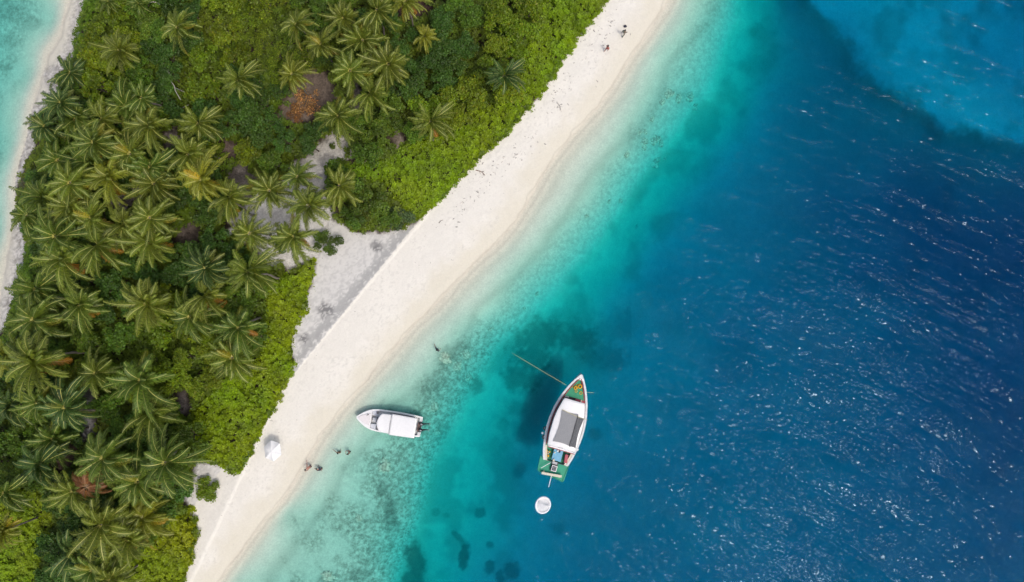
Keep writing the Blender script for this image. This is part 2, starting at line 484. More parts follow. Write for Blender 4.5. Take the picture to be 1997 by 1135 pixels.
# lagoon-side pebble strip
leftb = (qx < 200) & (vsd < 0)
t = sstep(30, 8, -vsd + (n1 - .5) * 16) * leftb
C = lerp(C, lerp(col((.60, .57, .53)), col((.33, .31, .28)), sstep(.35, .7, n3)[..., None]), (t * .85)[..., None])
# forest floor and clearings
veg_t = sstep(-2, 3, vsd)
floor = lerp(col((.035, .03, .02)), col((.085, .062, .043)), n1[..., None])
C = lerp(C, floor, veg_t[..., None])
clear_sd = np.full(GX.shape, -1e3)
win = (qx > -60) & (qx < 900) & (qy < 1060)
for poly, cc in CLEAR:
    sd = np.full(GX.shape, -1e3); sd[win] = sdist(qx[win], qy[win], poly)
    clear_sd = np.maximum(clear_sd, sd)
    t = sstep(-7, 8, sd + (n1 - .5) * 22) * veg_t
    C = lerp(C, np.array(cc) * (.62 + .7 * (.55 * n1 + .45 * n3))[..., None], t[..., None])
# seabed
sea = isd < 0
sand = lerp(col((.70, .66, .545)), col((.61, .575, .48)), n4[..., None]) * (.93 + .16 * n1[..., None])
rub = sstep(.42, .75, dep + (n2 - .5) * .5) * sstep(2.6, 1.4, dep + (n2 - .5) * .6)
low = sstep(560, 760, qy) * .8 + .28
lag = (qx < 200) * 1.0
low = np.where(lag > 0, .55, low)
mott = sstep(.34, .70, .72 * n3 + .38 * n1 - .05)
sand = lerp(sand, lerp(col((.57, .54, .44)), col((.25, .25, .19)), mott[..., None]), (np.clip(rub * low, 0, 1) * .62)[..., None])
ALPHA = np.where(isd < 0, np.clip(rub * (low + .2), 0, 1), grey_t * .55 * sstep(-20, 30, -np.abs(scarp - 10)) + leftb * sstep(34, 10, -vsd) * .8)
caustic_fleck = sstep(.6, .85, n3) * sstep(1.2, 2.0, dep) * sstep(4.2, 2.2, dep)  # bright caustic light painted into the sand at turquoise depths
sand = lerp(sand, col((.78, .74, .62)), (caustic_fleck * .55)[..., None])
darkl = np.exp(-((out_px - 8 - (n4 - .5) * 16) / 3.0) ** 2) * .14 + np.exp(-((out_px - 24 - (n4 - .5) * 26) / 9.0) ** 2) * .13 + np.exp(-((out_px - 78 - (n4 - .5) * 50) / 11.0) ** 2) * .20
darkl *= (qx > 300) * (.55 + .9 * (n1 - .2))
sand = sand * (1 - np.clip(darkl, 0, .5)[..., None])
film = (sstep(1.2, 2.6, dep) * sstep(8, 4, dep) * (1 - sstep(-60, 0, sdist(qx, qy, SHELF))))[..., None]      # pale green algal film on the deeper sand
sand = sand * lerp(np.ones(3), np.array((.8, .97, .84)), film)
sand = sand * lerp(np.ones(3), np.array((.93, .955, .90)), (sstep(.15, .5, dep) * sstep(2.2, 1.2, dep))[..., None])
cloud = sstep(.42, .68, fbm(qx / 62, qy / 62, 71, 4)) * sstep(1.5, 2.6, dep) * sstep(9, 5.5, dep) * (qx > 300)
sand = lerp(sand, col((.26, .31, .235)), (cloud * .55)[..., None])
reef = np.zeros(GX.shape)
fw = fbm(qx / 26, qy / 26, 51); fw2 = fbm(qx / 8, qy / 8, 52, 3)
for (bx, by, rx, ry, ang, st) in REEF:
    m_ = (np.abs(qx - bx) < 2.2 * max(rx, ry)) & (np.abs(qy - by) < 2.2 * max(rx, ry))
    dx = qx[m_] - bx; dy = qy[m_] - by
    ca, sa = math.cos(RAD(ang)), math.sin(RAD(ang))
    r = np.sqrt(((dx * ca + dy * sa) / rx) ** 2 + ((-dx * sa + dy * ca) / ry) ** 2)
    sf = 1.0 if max(rx, ry) > 45 else .75
    r = r + (fw[m_] - .5) * 1.1 * sf + (fw2[m_] - .5) * (.7 if max(rx, ry) < 72 else .15)
    soft = .95 if max(rx, ry) >= 72 or bx > 1230 else .75 if max(rx, ry) > 50 else .45
    reef[m_] = np.maximum(reef[m_], st * sstep(1.05 + soft * .5, 1.05 - soft, r))
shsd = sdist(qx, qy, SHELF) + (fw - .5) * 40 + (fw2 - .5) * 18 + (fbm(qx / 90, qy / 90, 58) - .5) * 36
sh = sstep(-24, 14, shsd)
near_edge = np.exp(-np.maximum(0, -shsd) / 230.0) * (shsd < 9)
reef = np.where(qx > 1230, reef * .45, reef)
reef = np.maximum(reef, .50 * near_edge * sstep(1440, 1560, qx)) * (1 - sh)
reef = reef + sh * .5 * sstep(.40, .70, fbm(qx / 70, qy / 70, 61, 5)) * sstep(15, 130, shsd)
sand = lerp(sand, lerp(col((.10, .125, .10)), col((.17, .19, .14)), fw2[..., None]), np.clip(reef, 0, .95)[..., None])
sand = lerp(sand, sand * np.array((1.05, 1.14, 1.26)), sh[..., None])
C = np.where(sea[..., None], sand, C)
C = np.clip(C, .01, .9)

XY_k = S * (H - Z) / H
near = np.maximum(0, 1 - off / 400.0)            # far from the frame the sheet is laid out flat
XY_k = lerp(S, XY_k, near)
VX = (GX - CX) * XY_k; VY = (CY - GY) * XY_k
ny, nx = GX.shape
idx = np.arange(nx * ny).reshape(ny, nx)
Q = np.stack([idx[1:, :-1], idx[1:, 1:], idx[:-1, 1:], idx[:-1, :-1]], -1).reshape(-1, 4)
allV = np.stack([VX, VY, Z], -1).reshape(-1, 3)
ALPHA = np.where((isd > 0) & (vsd > 0), np.maximum(ALPHA, .75 * sstep(-6, 4, clear_sd) * (C.mean(-1) < .36)), ALPHA)
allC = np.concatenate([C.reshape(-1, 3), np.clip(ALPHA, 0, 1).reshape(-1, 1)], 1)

def ground_mat(name, fine, bump, pattern=False, rough=.9):
    m, N, L = new_mat(name)
    b = N["Principled BSDF"]
    a = node(N, "ShaderNodeAttribute"); a.attribute_name = "tone"
    g = node(N, "ShaderNodeNewGeometry")
    nz = node(N, "ShaderNodeTexNoise"); nz.inputs["Scale"].default_value = 5.0; nz.inputs["Detail"].default_value = 4; nz.inputs["Roughness"].default_value = .7
    L.new(g.outputs["Position"], nz.inputs["Vector"])
    mr = node(N, "ShaderNodeMapRange"); mr.inputs[1].default_value = .25; mr.inputs[2].default_value = .75
    mr.inputs[3].default_value = 1 - fine; mr.inputs[4].default_value = 1 + fine
    L.new(nz.outputs[0], mr.inputs[0])
    mx = node(N, "ShaderNodeMix", data_type='RGBA', blend_type='MULTIPLY'); mx.inputs[0].default_value = 1
    L.new(a.outputs["Color"], mx.inputs[6]); L.new(mr.outputs[0], mx.inputs[7])
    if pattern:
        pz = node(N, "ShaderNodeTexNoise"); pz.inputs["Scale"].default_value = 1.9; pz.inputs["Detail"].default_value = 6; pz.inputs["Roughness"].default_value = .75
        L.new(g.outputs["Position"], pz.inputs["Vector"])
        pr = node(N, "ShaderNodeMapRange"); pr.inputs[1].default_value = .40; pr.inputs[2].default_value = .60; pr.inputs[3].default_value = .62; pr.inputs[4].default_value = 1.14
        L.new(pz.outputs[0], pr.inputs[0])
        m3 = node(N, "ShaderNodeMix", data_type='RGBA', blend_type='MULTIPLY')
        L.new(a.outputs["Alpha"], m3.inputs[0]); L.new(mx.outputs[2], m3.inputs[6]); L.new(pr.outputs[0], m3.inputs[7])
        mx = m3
    L.new(mx.outputs[2], b.inputs["Base Color"])
    b.inputs["Roughness"].default_value = rough
    b.inputs["Specular IOR Level"].default_value = .15
    if bump:
        n2_ = node(N, "ShaderNodeTexNoise"); n2_.inputs["Scale"].default_value = 1.7; n2_.inputs["Detail"].default_value = 6
        L.new(g.outputs["Position"], n2_.inputs["Vector"])
        bp = node(N, "ShaderNodeBump"); bp.inputs["Strength"].default_value = bump; bp.inputs["Distance"].default_value = .12
        L.new(n2_.outputs[0], bp.inputs["Height"]); L.new(bp.outputs[0], b.inputs["Normal"])
    return m

fz_sea = (isd < 0).ravel()[Q].sum(1) >= 2
fz_veg = (vsd > 0).ravel()[Q].sum(1) >= 2
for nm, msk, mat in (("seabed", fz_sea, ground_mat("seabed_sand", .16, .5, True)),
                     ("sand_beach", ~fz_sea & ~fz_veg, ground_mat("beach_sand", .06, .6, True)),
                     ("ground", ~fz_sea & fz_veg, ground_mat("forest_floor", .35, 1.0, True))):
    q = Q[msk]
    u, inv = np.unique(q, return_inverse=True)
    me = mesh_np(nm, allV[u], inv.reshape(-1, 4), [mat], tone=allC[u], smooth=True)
    tag(link(nm, me), kind="structure")

def ground_z(px, py):
    i = np.searchsorted(ys, py); j = np.searchsorted(xs, px)
    return float(Z[min(i, ny - 1), min(j, nx - 1)])

# ------------------------------------------------------------------ the sea: one closed body of clear, absorbing water
def water_mat():
    m, N, L = new_mat("sea_water")
    out = N["Material Output"]; N.remove(N["Principled BSDF"])
    g = node(N, "ShaderNodeNewGeometry")
    def noise(rot, sx, sy, scale, detail, rough=.55):
        mp = node(N, "ShaderNodeMapping", vector_type='TEXTURE'); mp.inputs["Rotation"].default_value = (0, 0, RAD(-rot)); mp.inputs["Scale"].default_value = (1 / sx, 1 / sy, 1)
        L.new(g.outputs["Position"], mp.inputs["Vector"])
        n = node(N, "ShaderNodeTexNoise"); n.inputs["Scale"].default_value = scale; n.inputs["Detail"].default_value = detail; n.inputs["Roughness"].default_value = rough
        L.new(mp.outputs[0], n.inputs["Vector"])
        return n.outputs[0]
    def math_(op, a, b):
        n = node(N, "ShaderNodeMath", operation=op)
        for i, v in enumerate((a, b)):
            if isinstance(v, (int, float)): n.inputs[i].default_value = v
            else: L.new(v, n.inputs[i])
        return n.outputs[0]
    a = node(N, "ShaderNodeAttribute"); a.attribute_name = "rough_sea"
    swell = noise(27, .22, 1, .16, 2)
    chop = noise(24, .42, 1, .9, 1)
    ripple = noise(14, .55, 1, 2.3, 0)
    grp = noise(27, .22, 1, .3, 3)
    gm = node(N, "ShaderNodeMapRange"); gm.inputs[1].default_value = .44; gm.inputs[2].default_value = .70; gm.inputs[3].default_value = .44; gm.inputs[4].default_value = 1.38
    L.new(grp, gm.inputs[0])
    h = math_('ADD', math_('MULTIPLY', chop, .36), math_('MULTIPLY', ripple, .17))
    h = math_('ADD', math_('MULTIPLY', swell, .45), math_('MULTIPLY', h, gm.outputs[0]))
    h = math_('MULTIPLY', h, a.outputs["Fac"])
    bp = node(N, "ShaderNodeBump"); bp.inputs["Strength"].default_value = 1.0; bp.inputs["Distance"].default_value = 1.0
    L.new(h, bp.inputs["Height"])
    gl = node(N, "ShaderNodeBsdfGlossy"); gl.inputs["Color"].default_value = (.72, .90, 1.0, 1); gl.inputs["Roughness"].default_value = .085
    L.new(bp.outputs[0], gl.inputs["Normal"])
    tr = node(N, "ShaderNodeBsdfTransparent")
    fr = node(N, "ShaderNodeFresnel"); fr.inputs["IOR"].default_value = 1.116
    L.new(bp.outputs[0], fr.inputs["Normal"])
    mx = node(N, "ShaderNodeMixShader")
    L.new(fr.outputs[0], mx.inputs[0]); L.new(tr.outputs[0], mx.inputs[1]); L.new(gl.outputs[0], mx.inputs[2])
    L.new(mx.outputs[0], out.inputs["Surface"])
    va = node(N, "ShaderNodeVolumeAbsorption")
    d = .75
    va.inputs["Density"].default_value = d
    va.inputs["Color"].default_value = (1 - .75 / d, 1 - .087 / d, 1 - .045 / d, 1)
    L.new(va.outputs[0], out.inputs["Volume"])
    return m

wx = np.concatenate([[-60000, -20000, -6000, -2000, -700], np.arange(-100, 2101, 20), [2700, 4000, 8000, 22000, 62000]]).astype(float)
wy = np.concatenate([[-60000, -20000, -6000, -2000, -700], np.arange(-100, 1241, 20), [1800, 3000, 7000, 21000, 61000]]).astype(float)
WX, WY = np.meshgrid(wx, wy)
wd = np.clip(depth_at(np.clip(WX, -900, 3200), np.clip(WY, -900, 2200)), 0, 14).reshape(WX.shape)
rs = .16 + .84 * sstep(1.5, 7.5, wd)
n_y, n_x = WX.shape
i2 = np.arange(n_x * n_y).reshape(n_y, n_x)
F = np.stack([i2[1:, :-1], i2[1:, 1:], i2[:-1, 1:], i2[:-1, :-1]], -1).reshape(-1, 4)
V = np.stack([(WX - CX) * S, (CY - WY) * S, np.zeros_like(WX)], -1).reshape(-1, 3)
nb = len(V)
V2 = V.copy(); V2[:, 2] = -40.0
ring = np.concatenate([i2[0, :], i2[1:, -1], i2[-1, -2::-1], i2[-2:0:-1, 0]])
side = np.stack([ring, np.roll(ring, -1), np.roll(ring, -1) + nb, ring + nb], -1)
me = mesh_np("sea_water", np.concatenate([V, V2]), np.concatenate([F, F[:, ::-1] + nb, side]), [water_mat()])
a_ = me.attributes.new("rough_sea", 'FLOAT', 'POINT')
a_.data.foreach_set("value", np.concatenate([rs.ravel(), rs.ravel()]).astype(np.float32))
tag(link("sea_water", me), kind="structure")

# ------------------------------------------------------------------ foliage builders
def leaf_quads(Pn, Nn, Ln, Wn, rng, jit=.55, tilt_dir=None):
    n = len(Pn)
    Nn = Nn + rng.normal(0, jit, (n, 3)); Nn /= np.linalg.norm(Nn, axis=1, keepdims=True) + 1e-9
    r = rng.normal(0, 1, (n, 3)) if tilt_dir is None else tilt_dir
    u = r - (r * Nn).sum(1, keepdims=True) * Nn
    u /= np.linalg.norm(u, axis=1, keepdims=True) + 1e-9
    v = np.cross(Nn, u)
    L_ = Ln[:, None]; W_ = Wn[:, None]
    a = Pn - u * L_ * .5; b = Pn + v * W_ * .5 + u * L_ * .08; c = Pn + u * L_ * .5 - Nn * L_ * .08; d = Pn - v * W_ * .5 + u * L_ * .08
    Vv = np.stack([a, b, c, d], 1).reshape(-1, 3)
    return Vv, np.arange(4 * n).reshape(n, 4)

def tree_crown(seed, lobes, leaves_per, leaf, flat=.6, spread=1.0):
    """crown of radius about 1 x size: many leaf-sized faces gathered in clumps"""
    rng = np.random.default_rng(seed)
    PP = []; NN = []; TT = []
    cents = []
    for i in range(lobes):
        a = i * 2.399 + rng.uniform(-.5, .5); r = math.sqrt((i + .3) / lobes) * .78 * spread * rng.uniform(.85, 1.15)
        zc = flat * (.95 - .75 * r ** 2) * rng.uniform(.7, 1.15)
        cents.append((r * math.cos(a), r * math.sin(a), zc, rng.uniform(.24, .44), rng.uniform(.72, 1.3)))
    for (x, y, z, rad, tn) in cents:
        k = int(leaves_per * (rad / .33) ** 2)
        d = rng.normal(0, 1, (k, 3)); d[:, 2] = np.abs(d[:, 2]) * 1.1 - .35
        d /= np.linalg.norm(d, axis=1, keepdims=True)
        rr = rad * (1 - .35 * rng.random(k) ** 2)
        p = np.stack([x + d[:, 0] * rr, y + d[:, 1] * rr, z + d[:, 2] * rr * .75], 1)
        # sub-clumps: pull leaves towards random twig ends
        tw = rng.normal(0, 1, (max(4, k // 11), 3)); tw[:, 2] = np.abs(tw[:, 2]) - .2; tw /= np.linalg.norm(tw, axis=1, keepdims=True)
        twp = np.stack([x + tw[:, 0] * rad, y + tw[:, 1] * rad, z + tw[:, 2] * rad * .75], 1) * rng.uniform(.93, 1.08, (len(tw), 1))
        w = rng.integers(0, len(tw), k)
        pull = rng.uniform(.35, .85, (k, 1))
        p = p * (1 - pull) + twp[w] * pull + rng.normal(0, .028, (k, 3))
        ttw = rng.uniform(.8, 1.2, len(tw))
        PP.append(p); NN.append(d * .5 + np.array([0, 0, .75])); TT.append(tn * ttw[w] * rng.uniform(.75, 1.25, k))
    p = np.concatenate(PP); n = np.concatenate(NN); t = np.concatenate(TT)
    L_ = leaf * rng.uniform(.7, 1.3, len(p))
    V_, F_ = leaf_quads(p, n, L_, L_ * rng.uniform(.5, .75, len(p)), rng, .5)
    yellow = rng.uniform(0, 1, len(p))
    tc = np.stack([t * (1 + .35 * (yellow > .9)), t, t * (1 - .2 * yellow)], 1)
    return V_, F_, np.repeat(tc, 4, 0)

def palm_crown(seed, nf=23, wind=(0.0, 0.0), dead=False):
    rng = np.random.default_rng(seed)
    VV = []; FF = []; TT = []; MM = []; base = 0
    phi, gap = rng.uniform(0, 6.28), rng.uniform(0, 6.28)
    def quad(vs, tone, mi):
        nonlocal base
        VV.append(vs); FF.append(np.arange(base, base + len(vs)).reshape(-1, 4)); TT.append(tone); MM.append(np.full(len(vs) // 4, mi)); base += len(vs)
    for i in range(nf):
        f = (i + .5) / nf
        az = i * 2.39996 + rng.uniform(-.42, .42)
        e0 = RAD(lerp(76, 4, f ** .85) + rng.uniform(-9, 9))
        bend = RAD(lerp(66, 70, f) + rng.uniform(-26, 22))
        Lf = lerp(2.5, 3.8, min(1, f * 1.7)) * rng.uniform(.78, 1.15)
        Lf *= 1 + .20 * math.cos(az - phi)
        if not dead and nf > 10 and math.cos(az - gap) > .85 and rng.random() < .5: continue
        old = max(0.0, f - .55) / .45
        if dead:
            e0 = RAD(rng.uniform(-35, 20)); bend = RAD(rng.uniform(40, 75)); Lf *= .85
        n = 15
        tt = np.linspace(0, 1, n)
        el = e0 - bend * tt ** 1.25
        hd = np.array([math.cos(az), math.sin(az)])
        sway = rng.uniform(-.75, .75)
        pts = np.zeros((n, 3)); fw_ = np.zeros((n, 3))
        p = np.array([hd[0] * .12, hd[1] * .12, .05])
        for k in range(n):
            a2 = az + sway * tt[k] ** 2
            d = np.array([math.cos(a2) * math.cos(el[k]) + wind[0] * tt[k], math.sin(a2) * math.cos(el[k]) + wind[1] * tt[k], math.sin(el[k])])
            d /= np.linalg.norm(d)
            pts[k] = p; fw_[k] = d
            p = p + d * Lf / (n - 1)
        sd = np.cross(fw_, np.array([0, 0, 1.0])); sd /= np.linalg.norm(sd, axis=1, keepdims=True) + 1e-9
        roll = rng.uniform(-.5, .5)
        up = np.cross(sd, fw_)
        sd = sd * math.cos(roll) + up * math.sin(roll); up = np.cross(sd, fw_)
        # midrib
        wd_ = lerp(.040, .012, tt)[:, None]
        l_ = pts - sd * wd_; r_ = pts + sd * wd_; 
        top = np.stack([l_[:-1], r_[:-1], r_[1:], l_[1:]], 1).reshape(-1, 3) + np.array([0, 0, .012])
        quad(top, np.full((len(top), 3), 1.0) * rng.uniform(.8, 1.15), 1)
        # leaflets
        m = 46
        tl = np.linspace(.13, .99, m) 
        ftone = rng.uniform(.75, 1.22) * (1 - .12 * old); yel = rng.random() < .03 + .15 * old
        for sg in (-1, 1):
            t_ = np.clip(tl + rng.uniform(-.008, .008, m), 0, 1)
            ip = np.stack([np.interp(t_, tt, pts[:, k]) for k in range(3)], 1)
            fd = np.stack([np.interp(t_, tt, fw_[:, k]) for k in range(3)], 1)
            sv = np.stack([np.interp(t_, tt, sd[:, k]) for k in range(3)], 1) * sg
            uv = np.stack([np.interp(t_, tt, up[:, k]) for k in range(3)], 1)
            prof = np.sin(np.pi * np.clip(t_ ** .85 * .92 + .05, 0, 1)) ** .8 * .76 + .08
            ll = (prof * rng.uniform(.6, 1.15, m))[:, None]
            droop = rng.uniform(.2, 1.1, m)[:, None]
            fwdk = (.40 + .60 * t_ + rng.normal(0, .16, m))[:, None]
            d1 = sv * .85 + fd * fwdk + uv * .22; d1 /= np.linalg.norm(d1, axis=1, keepdims=True)
            d2 = d1 + np.array([0, 0, -1.0]) * (.55 + droop); d2 /= np.linalg.norm(d2, axis=1, keepdims=True)
            p0 = ip; p1 = ip + d1 * ll * .5; p2 = p1 + d2 * ll * .5
            wv = fd * (.038 if not dead else .03)
            q1 = np.stack([p0 - wv, p0 + wv, p1 + wv * 1.0, p1 - wv * 1.0], 1).reshape(-1, 3)
            q2 = np.stack([p1 - wv * 1.0, p1 + wv * 1.0, p2 + wv * .3, p2 - wv * .3], 1).reshape(-1, 3)
            tn = np.repeat(ftone * rng.uniform(.7, 1.3, m), 4)
            c1 = np.stack([tn * (1.05 if not yel else 1.8), tn * (1.05 if not yel else 1.25), tn * .95], 1)
            c2 = np.stack([tn * (1.2 if not yel else 2.1), tn * (1.12 if not yel else 1.3), tn * .8], 1)
            quad(q1, c1, 0); quad(q2, c2, 0)
    # coconuts hidden at the heart
    return np.concatenate(VV), np.concatenate(FF), np.concatenate(TT), np.concatenate(MM)

def midrib_mat(name, c):
    m, N, L = new_mat(name)
    b = N["Principled BSDF"]
    a = node(N, "ShaderNodeAttribute"); a.attribute_name = "tone"
    mx = node(N, "ShaderNodeMix", data_type='RGBA', blend_type='MULTIPLY'); mx.inputs[0].default_value = 1
    mx.inputs[6].default_value = (*c, 1)
    L.new(a.outputs["Color"], mx.inputs[7]); L.new(mx.outputs[2], b.inputs["Base Color"])
    b.inputs["Roughness"].default_value = .45
    return m
M_RIB = midrib_mat("frond_midrib", (.44, .42, .10))
M_RIBDEAD = midrib_mat("dry_midrib", (.30, .17, .07))
M_BARK = paint("palm_bark", (.20, .175, .145), .85, .35, 5, bump=.6)
M_WOOD = paint("tree_bark", (.13, .10, .075), .9, .3, 4, bump=.6)
M_GREYWOOD = paint("bleached_wood", (.42, .39, .35), .85, .3, 5, bump=.5)
M_REDWOOD = paint("red_brown_driftwood", (.20, .12, .085), .85, .3, 5, bump=.5)

CROWNS = []
for k in range(9):
    V_, F_, T_, I_ = palm_crown(100 + k * 7, nf=[34, 38, 33, 39, 35, 37, 32, 38, 36][k], wind=(.02 * (k % 3 - 1), .10 + .03 * (k % 2)))
    CROWNS.append(mesh_np("palm_crown", V_, F_, [M_FROND, M_RIB], tone=T_, midx=I_))
V_, F_, T_, I_ = palm_crown(999, nf=22, dead=True)
CROWN_DEAD = mesh_np("dead_palm_crown", V_, F_, [M_FROND, M_RIBDEAD], tone=T_, midx=I_)
DROOP = []
for k in range(3):
    V_, F_, T_, I_ = palm_crown(700 + k, nf=1, dead=True)
    DROOP.append(mesh_np("yellowed_fronds", V_, F_, [M_FROND, M_RIBDEAD], tone=T_ * 1.2, midx=I_))

TRUNKS = []
for k in range(4):
    rr = random.Random(k)
    b = MB(); lean = .05 + .07 * k
    pts = [(lean * (t / 9) ** 1.6, .02 * math.sin(t), t / 9) for t in range(10)]
    b.tube(pts, [.030 if t == 0 else .020 - .0008 * t for t in range(10)], 9)
    o = b.build("palm_trunk", M_BARK, None, smooth=True)
    TRUNKS.append((o.data, lean)); bpy.data.objects.remove(o)

TREES = []
for k in range(9):
    V_, F_, T_ = tree_crown(300 + k, [9, 11, 8, 12, 10, 9, 13, 10, 8][k], [230, 200, 260, 190, 220, 240, 180, 210, 250][k], .115, flat=[.6, .5, .7, .55, .65, .45, .6, .5, .7][k])
    TREES.append(mesh_np("tree_crown", V_, F_, [M_LEAF], tone=T_))
V_, F_, T_ = tree_crown(888, 12, 95, .075, flat=.35)
DRYCROWN = mesh_np("dry_crown", V_, F_, [M_LEAF], tone=T_ * np.random.default_rng(3).uniform(.6, 1.3, len(T_) // 4).repeat(4)[:, None])
TTRUNK = []
for k in range(3):
    rr = random.Random(50 + k); b = MB()
    b.tube([(0, 0, 0), (.02, .03, .3), (.05, .02, .62)], [.07, .055, .045], 8)
    for j in range(5):
        a = j * 1.256 + rr.uniform(-.3, .3)
        b.tube([(.04, .02, .5 + .03 * j), (.25 * math.cos(a), .25 * math.sin(a), .72), (.5 * math.cos(a), .5 * math.sin(a), .9)], [.034, .024, .012], 6)
    o = b.build("tree_trunk", M_WOOD, None, smooth=True); TTRUNK.append(o.data); bpy.data.objects.remove(o)

# ------------------------------------------------------------------ where each palm's crown shows in the photo: x, y, radius, tone
PALMS = [(347,53,40,0),(235,98,42,0),(136,141,36,3),(212,3,24,1),(271,6,22,1),(465,155,40,0),(118,200,36,3),(88,247,38,3),(146,232,42,1),(197,232,44,0),
 (244,208,46,1),(292,245,46,0),(386,240,40,0),(183,276,46,1),(254,300,50,0),(366,300,46,0),(112,312,44,1),(170,316,44,1),(214,346,50,2),(292,324,44,1),
 (300,358,48,0),(395,350,50,2),(448,384,44,0),(136,356,48,0),(84,384,46,1),(275,190,34,1),(52,420,38,1),(134,404,44,0),(178,424,44,0),(240,436,44,0),(291,424,48,0),
 (290,470,50,0),(190,478,54,0),(107,460,56,1),(122,506,54,0),(70,564,50,1),(155,594,46,1),(66,622,58,1),(288,591,54,0),(402,576,50,0),(370,616,50,1),(466,640,48,1),
 (484,530,54,0),(402,520,46,3),(452,698,52,0),(70,704,66,0),(10,694,34,2),(186,728,44,0),(276,742,62,1),(21,790,46,3),(74,784,44,1),(126,794,50,3),(294,806,54,0),
 (202,892,62,1),(322,902,62,1),(104,856,46,1),(78,906,52,3),(142,956,48,0),(268,940,54,1),(196,1022,68,0),(282,1008,54,2),(248,1050,50,0),(140,1078,50,3),(8,960,44,1),
 (8,1034,38,2),(180,1112,48,1),(212,1128,50,0),
 (578,48,36,0),(671,34,36,0),(735,18,42,0),(790,4,36,2),(707,78,46,0),(627,88,38,0),(828,70,26,2),(682,137,44,0),(757,124,46,0),(722,182,44,0),(569,144,34,2),
 (661,226,44,0),(840,236,42,0),(525,372,44,0),(581,345,38,1),(604,402,48,0),(661,362,42,0),(486,454,42,0),(574,460,46,0),(983,148,38,3)]
CLEARPOLY = [c[0] for c in CLEAR]
TONES = [((.132, .178, .024), "olive green"), ((.100, .160, .024), "deep green"), ((.185, .215, .024), "yellowish green"), ((.064, .122, .030), "dark blue green")]

LAND = [("the white beach umbrella", 531, 878), ("the brown dead palm", 166, 950), ("the orange dry bush", 600, 195), ("the lone shrub on the sand", 402, 957),
        ("the fallen bare trunk", 340, 172), ("the driftwood log by the hedge", 888, 352), ("the top left photo corner", 0, 0), ("the bottom left photo corner", 0, 1135),
        ("the moored white speedboat", 760, 825), ("the dark gravel patch by the beach", 633, 605), ("the two beach walkers", 1200, 80), ("the sandy footpath", 632, 300),
        ("the ashy bare patch", 166, 785), ("the sandy palm clearing", 545, 425), ("the pebbly left shore", 20, 480), ("the brown gap at the top edge", 805, 15),
        ("the left edge's lowest sand", 5, 670), ("the upper lagoon beach", 110, 110), ("the narrow lagoon beach", 52, 290), ("the grey stump-strewn gap", 332, 275)]
ORD = ["nearest", "second nearest", "third nearest", "fourth nearest", "fifth nearest", "sixth nearest", "seventh nearest", "eighth nearest", "ninth nearest", "tenth nearest",
       "eleventh nearest", "twelfth nearest", "thirteenth nearest", "fourteenth nearest", "fifteenth nearest"]
def pick_labels(items, noun):
    """items: (px, py, words). Each gets the landmark to which it stands nearest in rank; the pair (rank, landmark) belongs to it alone."""
    n = len(items)
    D = np.array([[math.hypot(x - a, y - b) for (_, a, b) in LAND] for (x, y, _) in items])
    R = D.argsort(0).argsort(0)
    out = []
    for i in range(n):
        key = R[i] * 1000 + D[i]
        j = int(key.argmin()); r = int(R[i, j])
        o = ORD[r] if r < len(ORD) else "number %d away" % (r + 1)
        out.append("%s %s, %s to %s" % (items[i][2], noun, o, LAND[j][0]))
    return out

def size_word(r):
    return "large" if r >= 52 else "small" if r <= 38 else "medium"
labs = pick_labels([(x, y, size_word(r) + " " + TONES[t][1]) for x, y, r, t in PALMS], "coconut palm")
rng = random.Random(7)
YEL = {(214, 346): 1, (122, 506): 1, (190, 478): 1, (288, 591): 1, (155, 594): 1, (840, 236): 1, (661, 362): 1, (282, 1008): 1, (248, 1050): 1, (21, 790): 1, (790, 4): 1,
       (70, 704): 1, (290, 470): 1, (466, 640): 1, (196, 1022): 1, (569, 144): 1, (183, 276): 1, (142, 956): 1, (268, 940): 1, (202, 892): 1, (402, 576): 1, (140, 1078): 1, (112, 312): 1, (83, 384): 1, (74, 784): 1, (448, 384): 1, (574, 460): 1, (707, 78): 1}
def place_palm(px, py, r, crown, tone, label, i, hgt=None, yel=False, cat="palm tree", group="coconut palms on the island"):
    h = hgt or (5.2 + 3.2 * (r - 24) / 44 + rng.uniform(-1.3, 1.3))
    gz = max(.9, ground_z(px, py)); 
    c = at(px, py, gz + h)
    tme, lean = TRUNKS[i % 4]
    rz = rng.uniform(0, 6.28)
    off_ = Vector((lean * h, 0, 0)); off_.rotate(Matrix.Rotation(rz, 3, 'Z'))
    root = thing("coconut_palm", (c.x - off_.x, c.y - off_.y, gz - .1), label, cat, group, rz)
    tk = link("trunk", tme, root); tk.scale = (h, h, h)
    cr = link("crown", crown, root)
    cr.location = (lean * h, 0, h)
    k = r / 47.0 * (H - gz - h) / H * .93
    cr.scale = (k, k, k)
    cr.rotation_euler = (rng.uniform(-.30, .30), rng.uniform(-.30, .30), -rz + rng.uniform(0, 6.28) * (0 if crown is not CROWN_DEAD else 1))
    j = rng.uniform(.88, 1.12)
    cr.color = (tone[0] * j * rng.uniform(.95, 1.06), tone[1] * j, tone[2] * j, 1)
    if yel:
        for q in range(2 + i % 2):
            y = link("yellowed_frond", DROOP[(i + q) % 3], root)
            y.location = (lean * h, 0, h - .35)
            y.scale = (k * .95,) * 3
            y.rotation_euler = (0, 0, -rz - 1.4 + rng.uniform(-1.1, 1.1))
            y.color = (.34, .20 - .04 * (q % 2), .025, 1)
            y["label"] = "withered yellow orange hanging frond"
    return root
TRUNK_FIX = []
for i, ((x, y, r, t), lb) in enumerate(zip(PALMS, labs)):
    place_palm(x, y, r, CROWNS[(i * 5 + i // 9) % 9], TONES[t][0], lb, i, yel=(x, y) in YEL)
place_palm(166, 950, 46, CROWN_DEAD, (.19, .085, .035), "dead coconut palm with withered red brown fronds among green palms", 2, hgt=8.6)

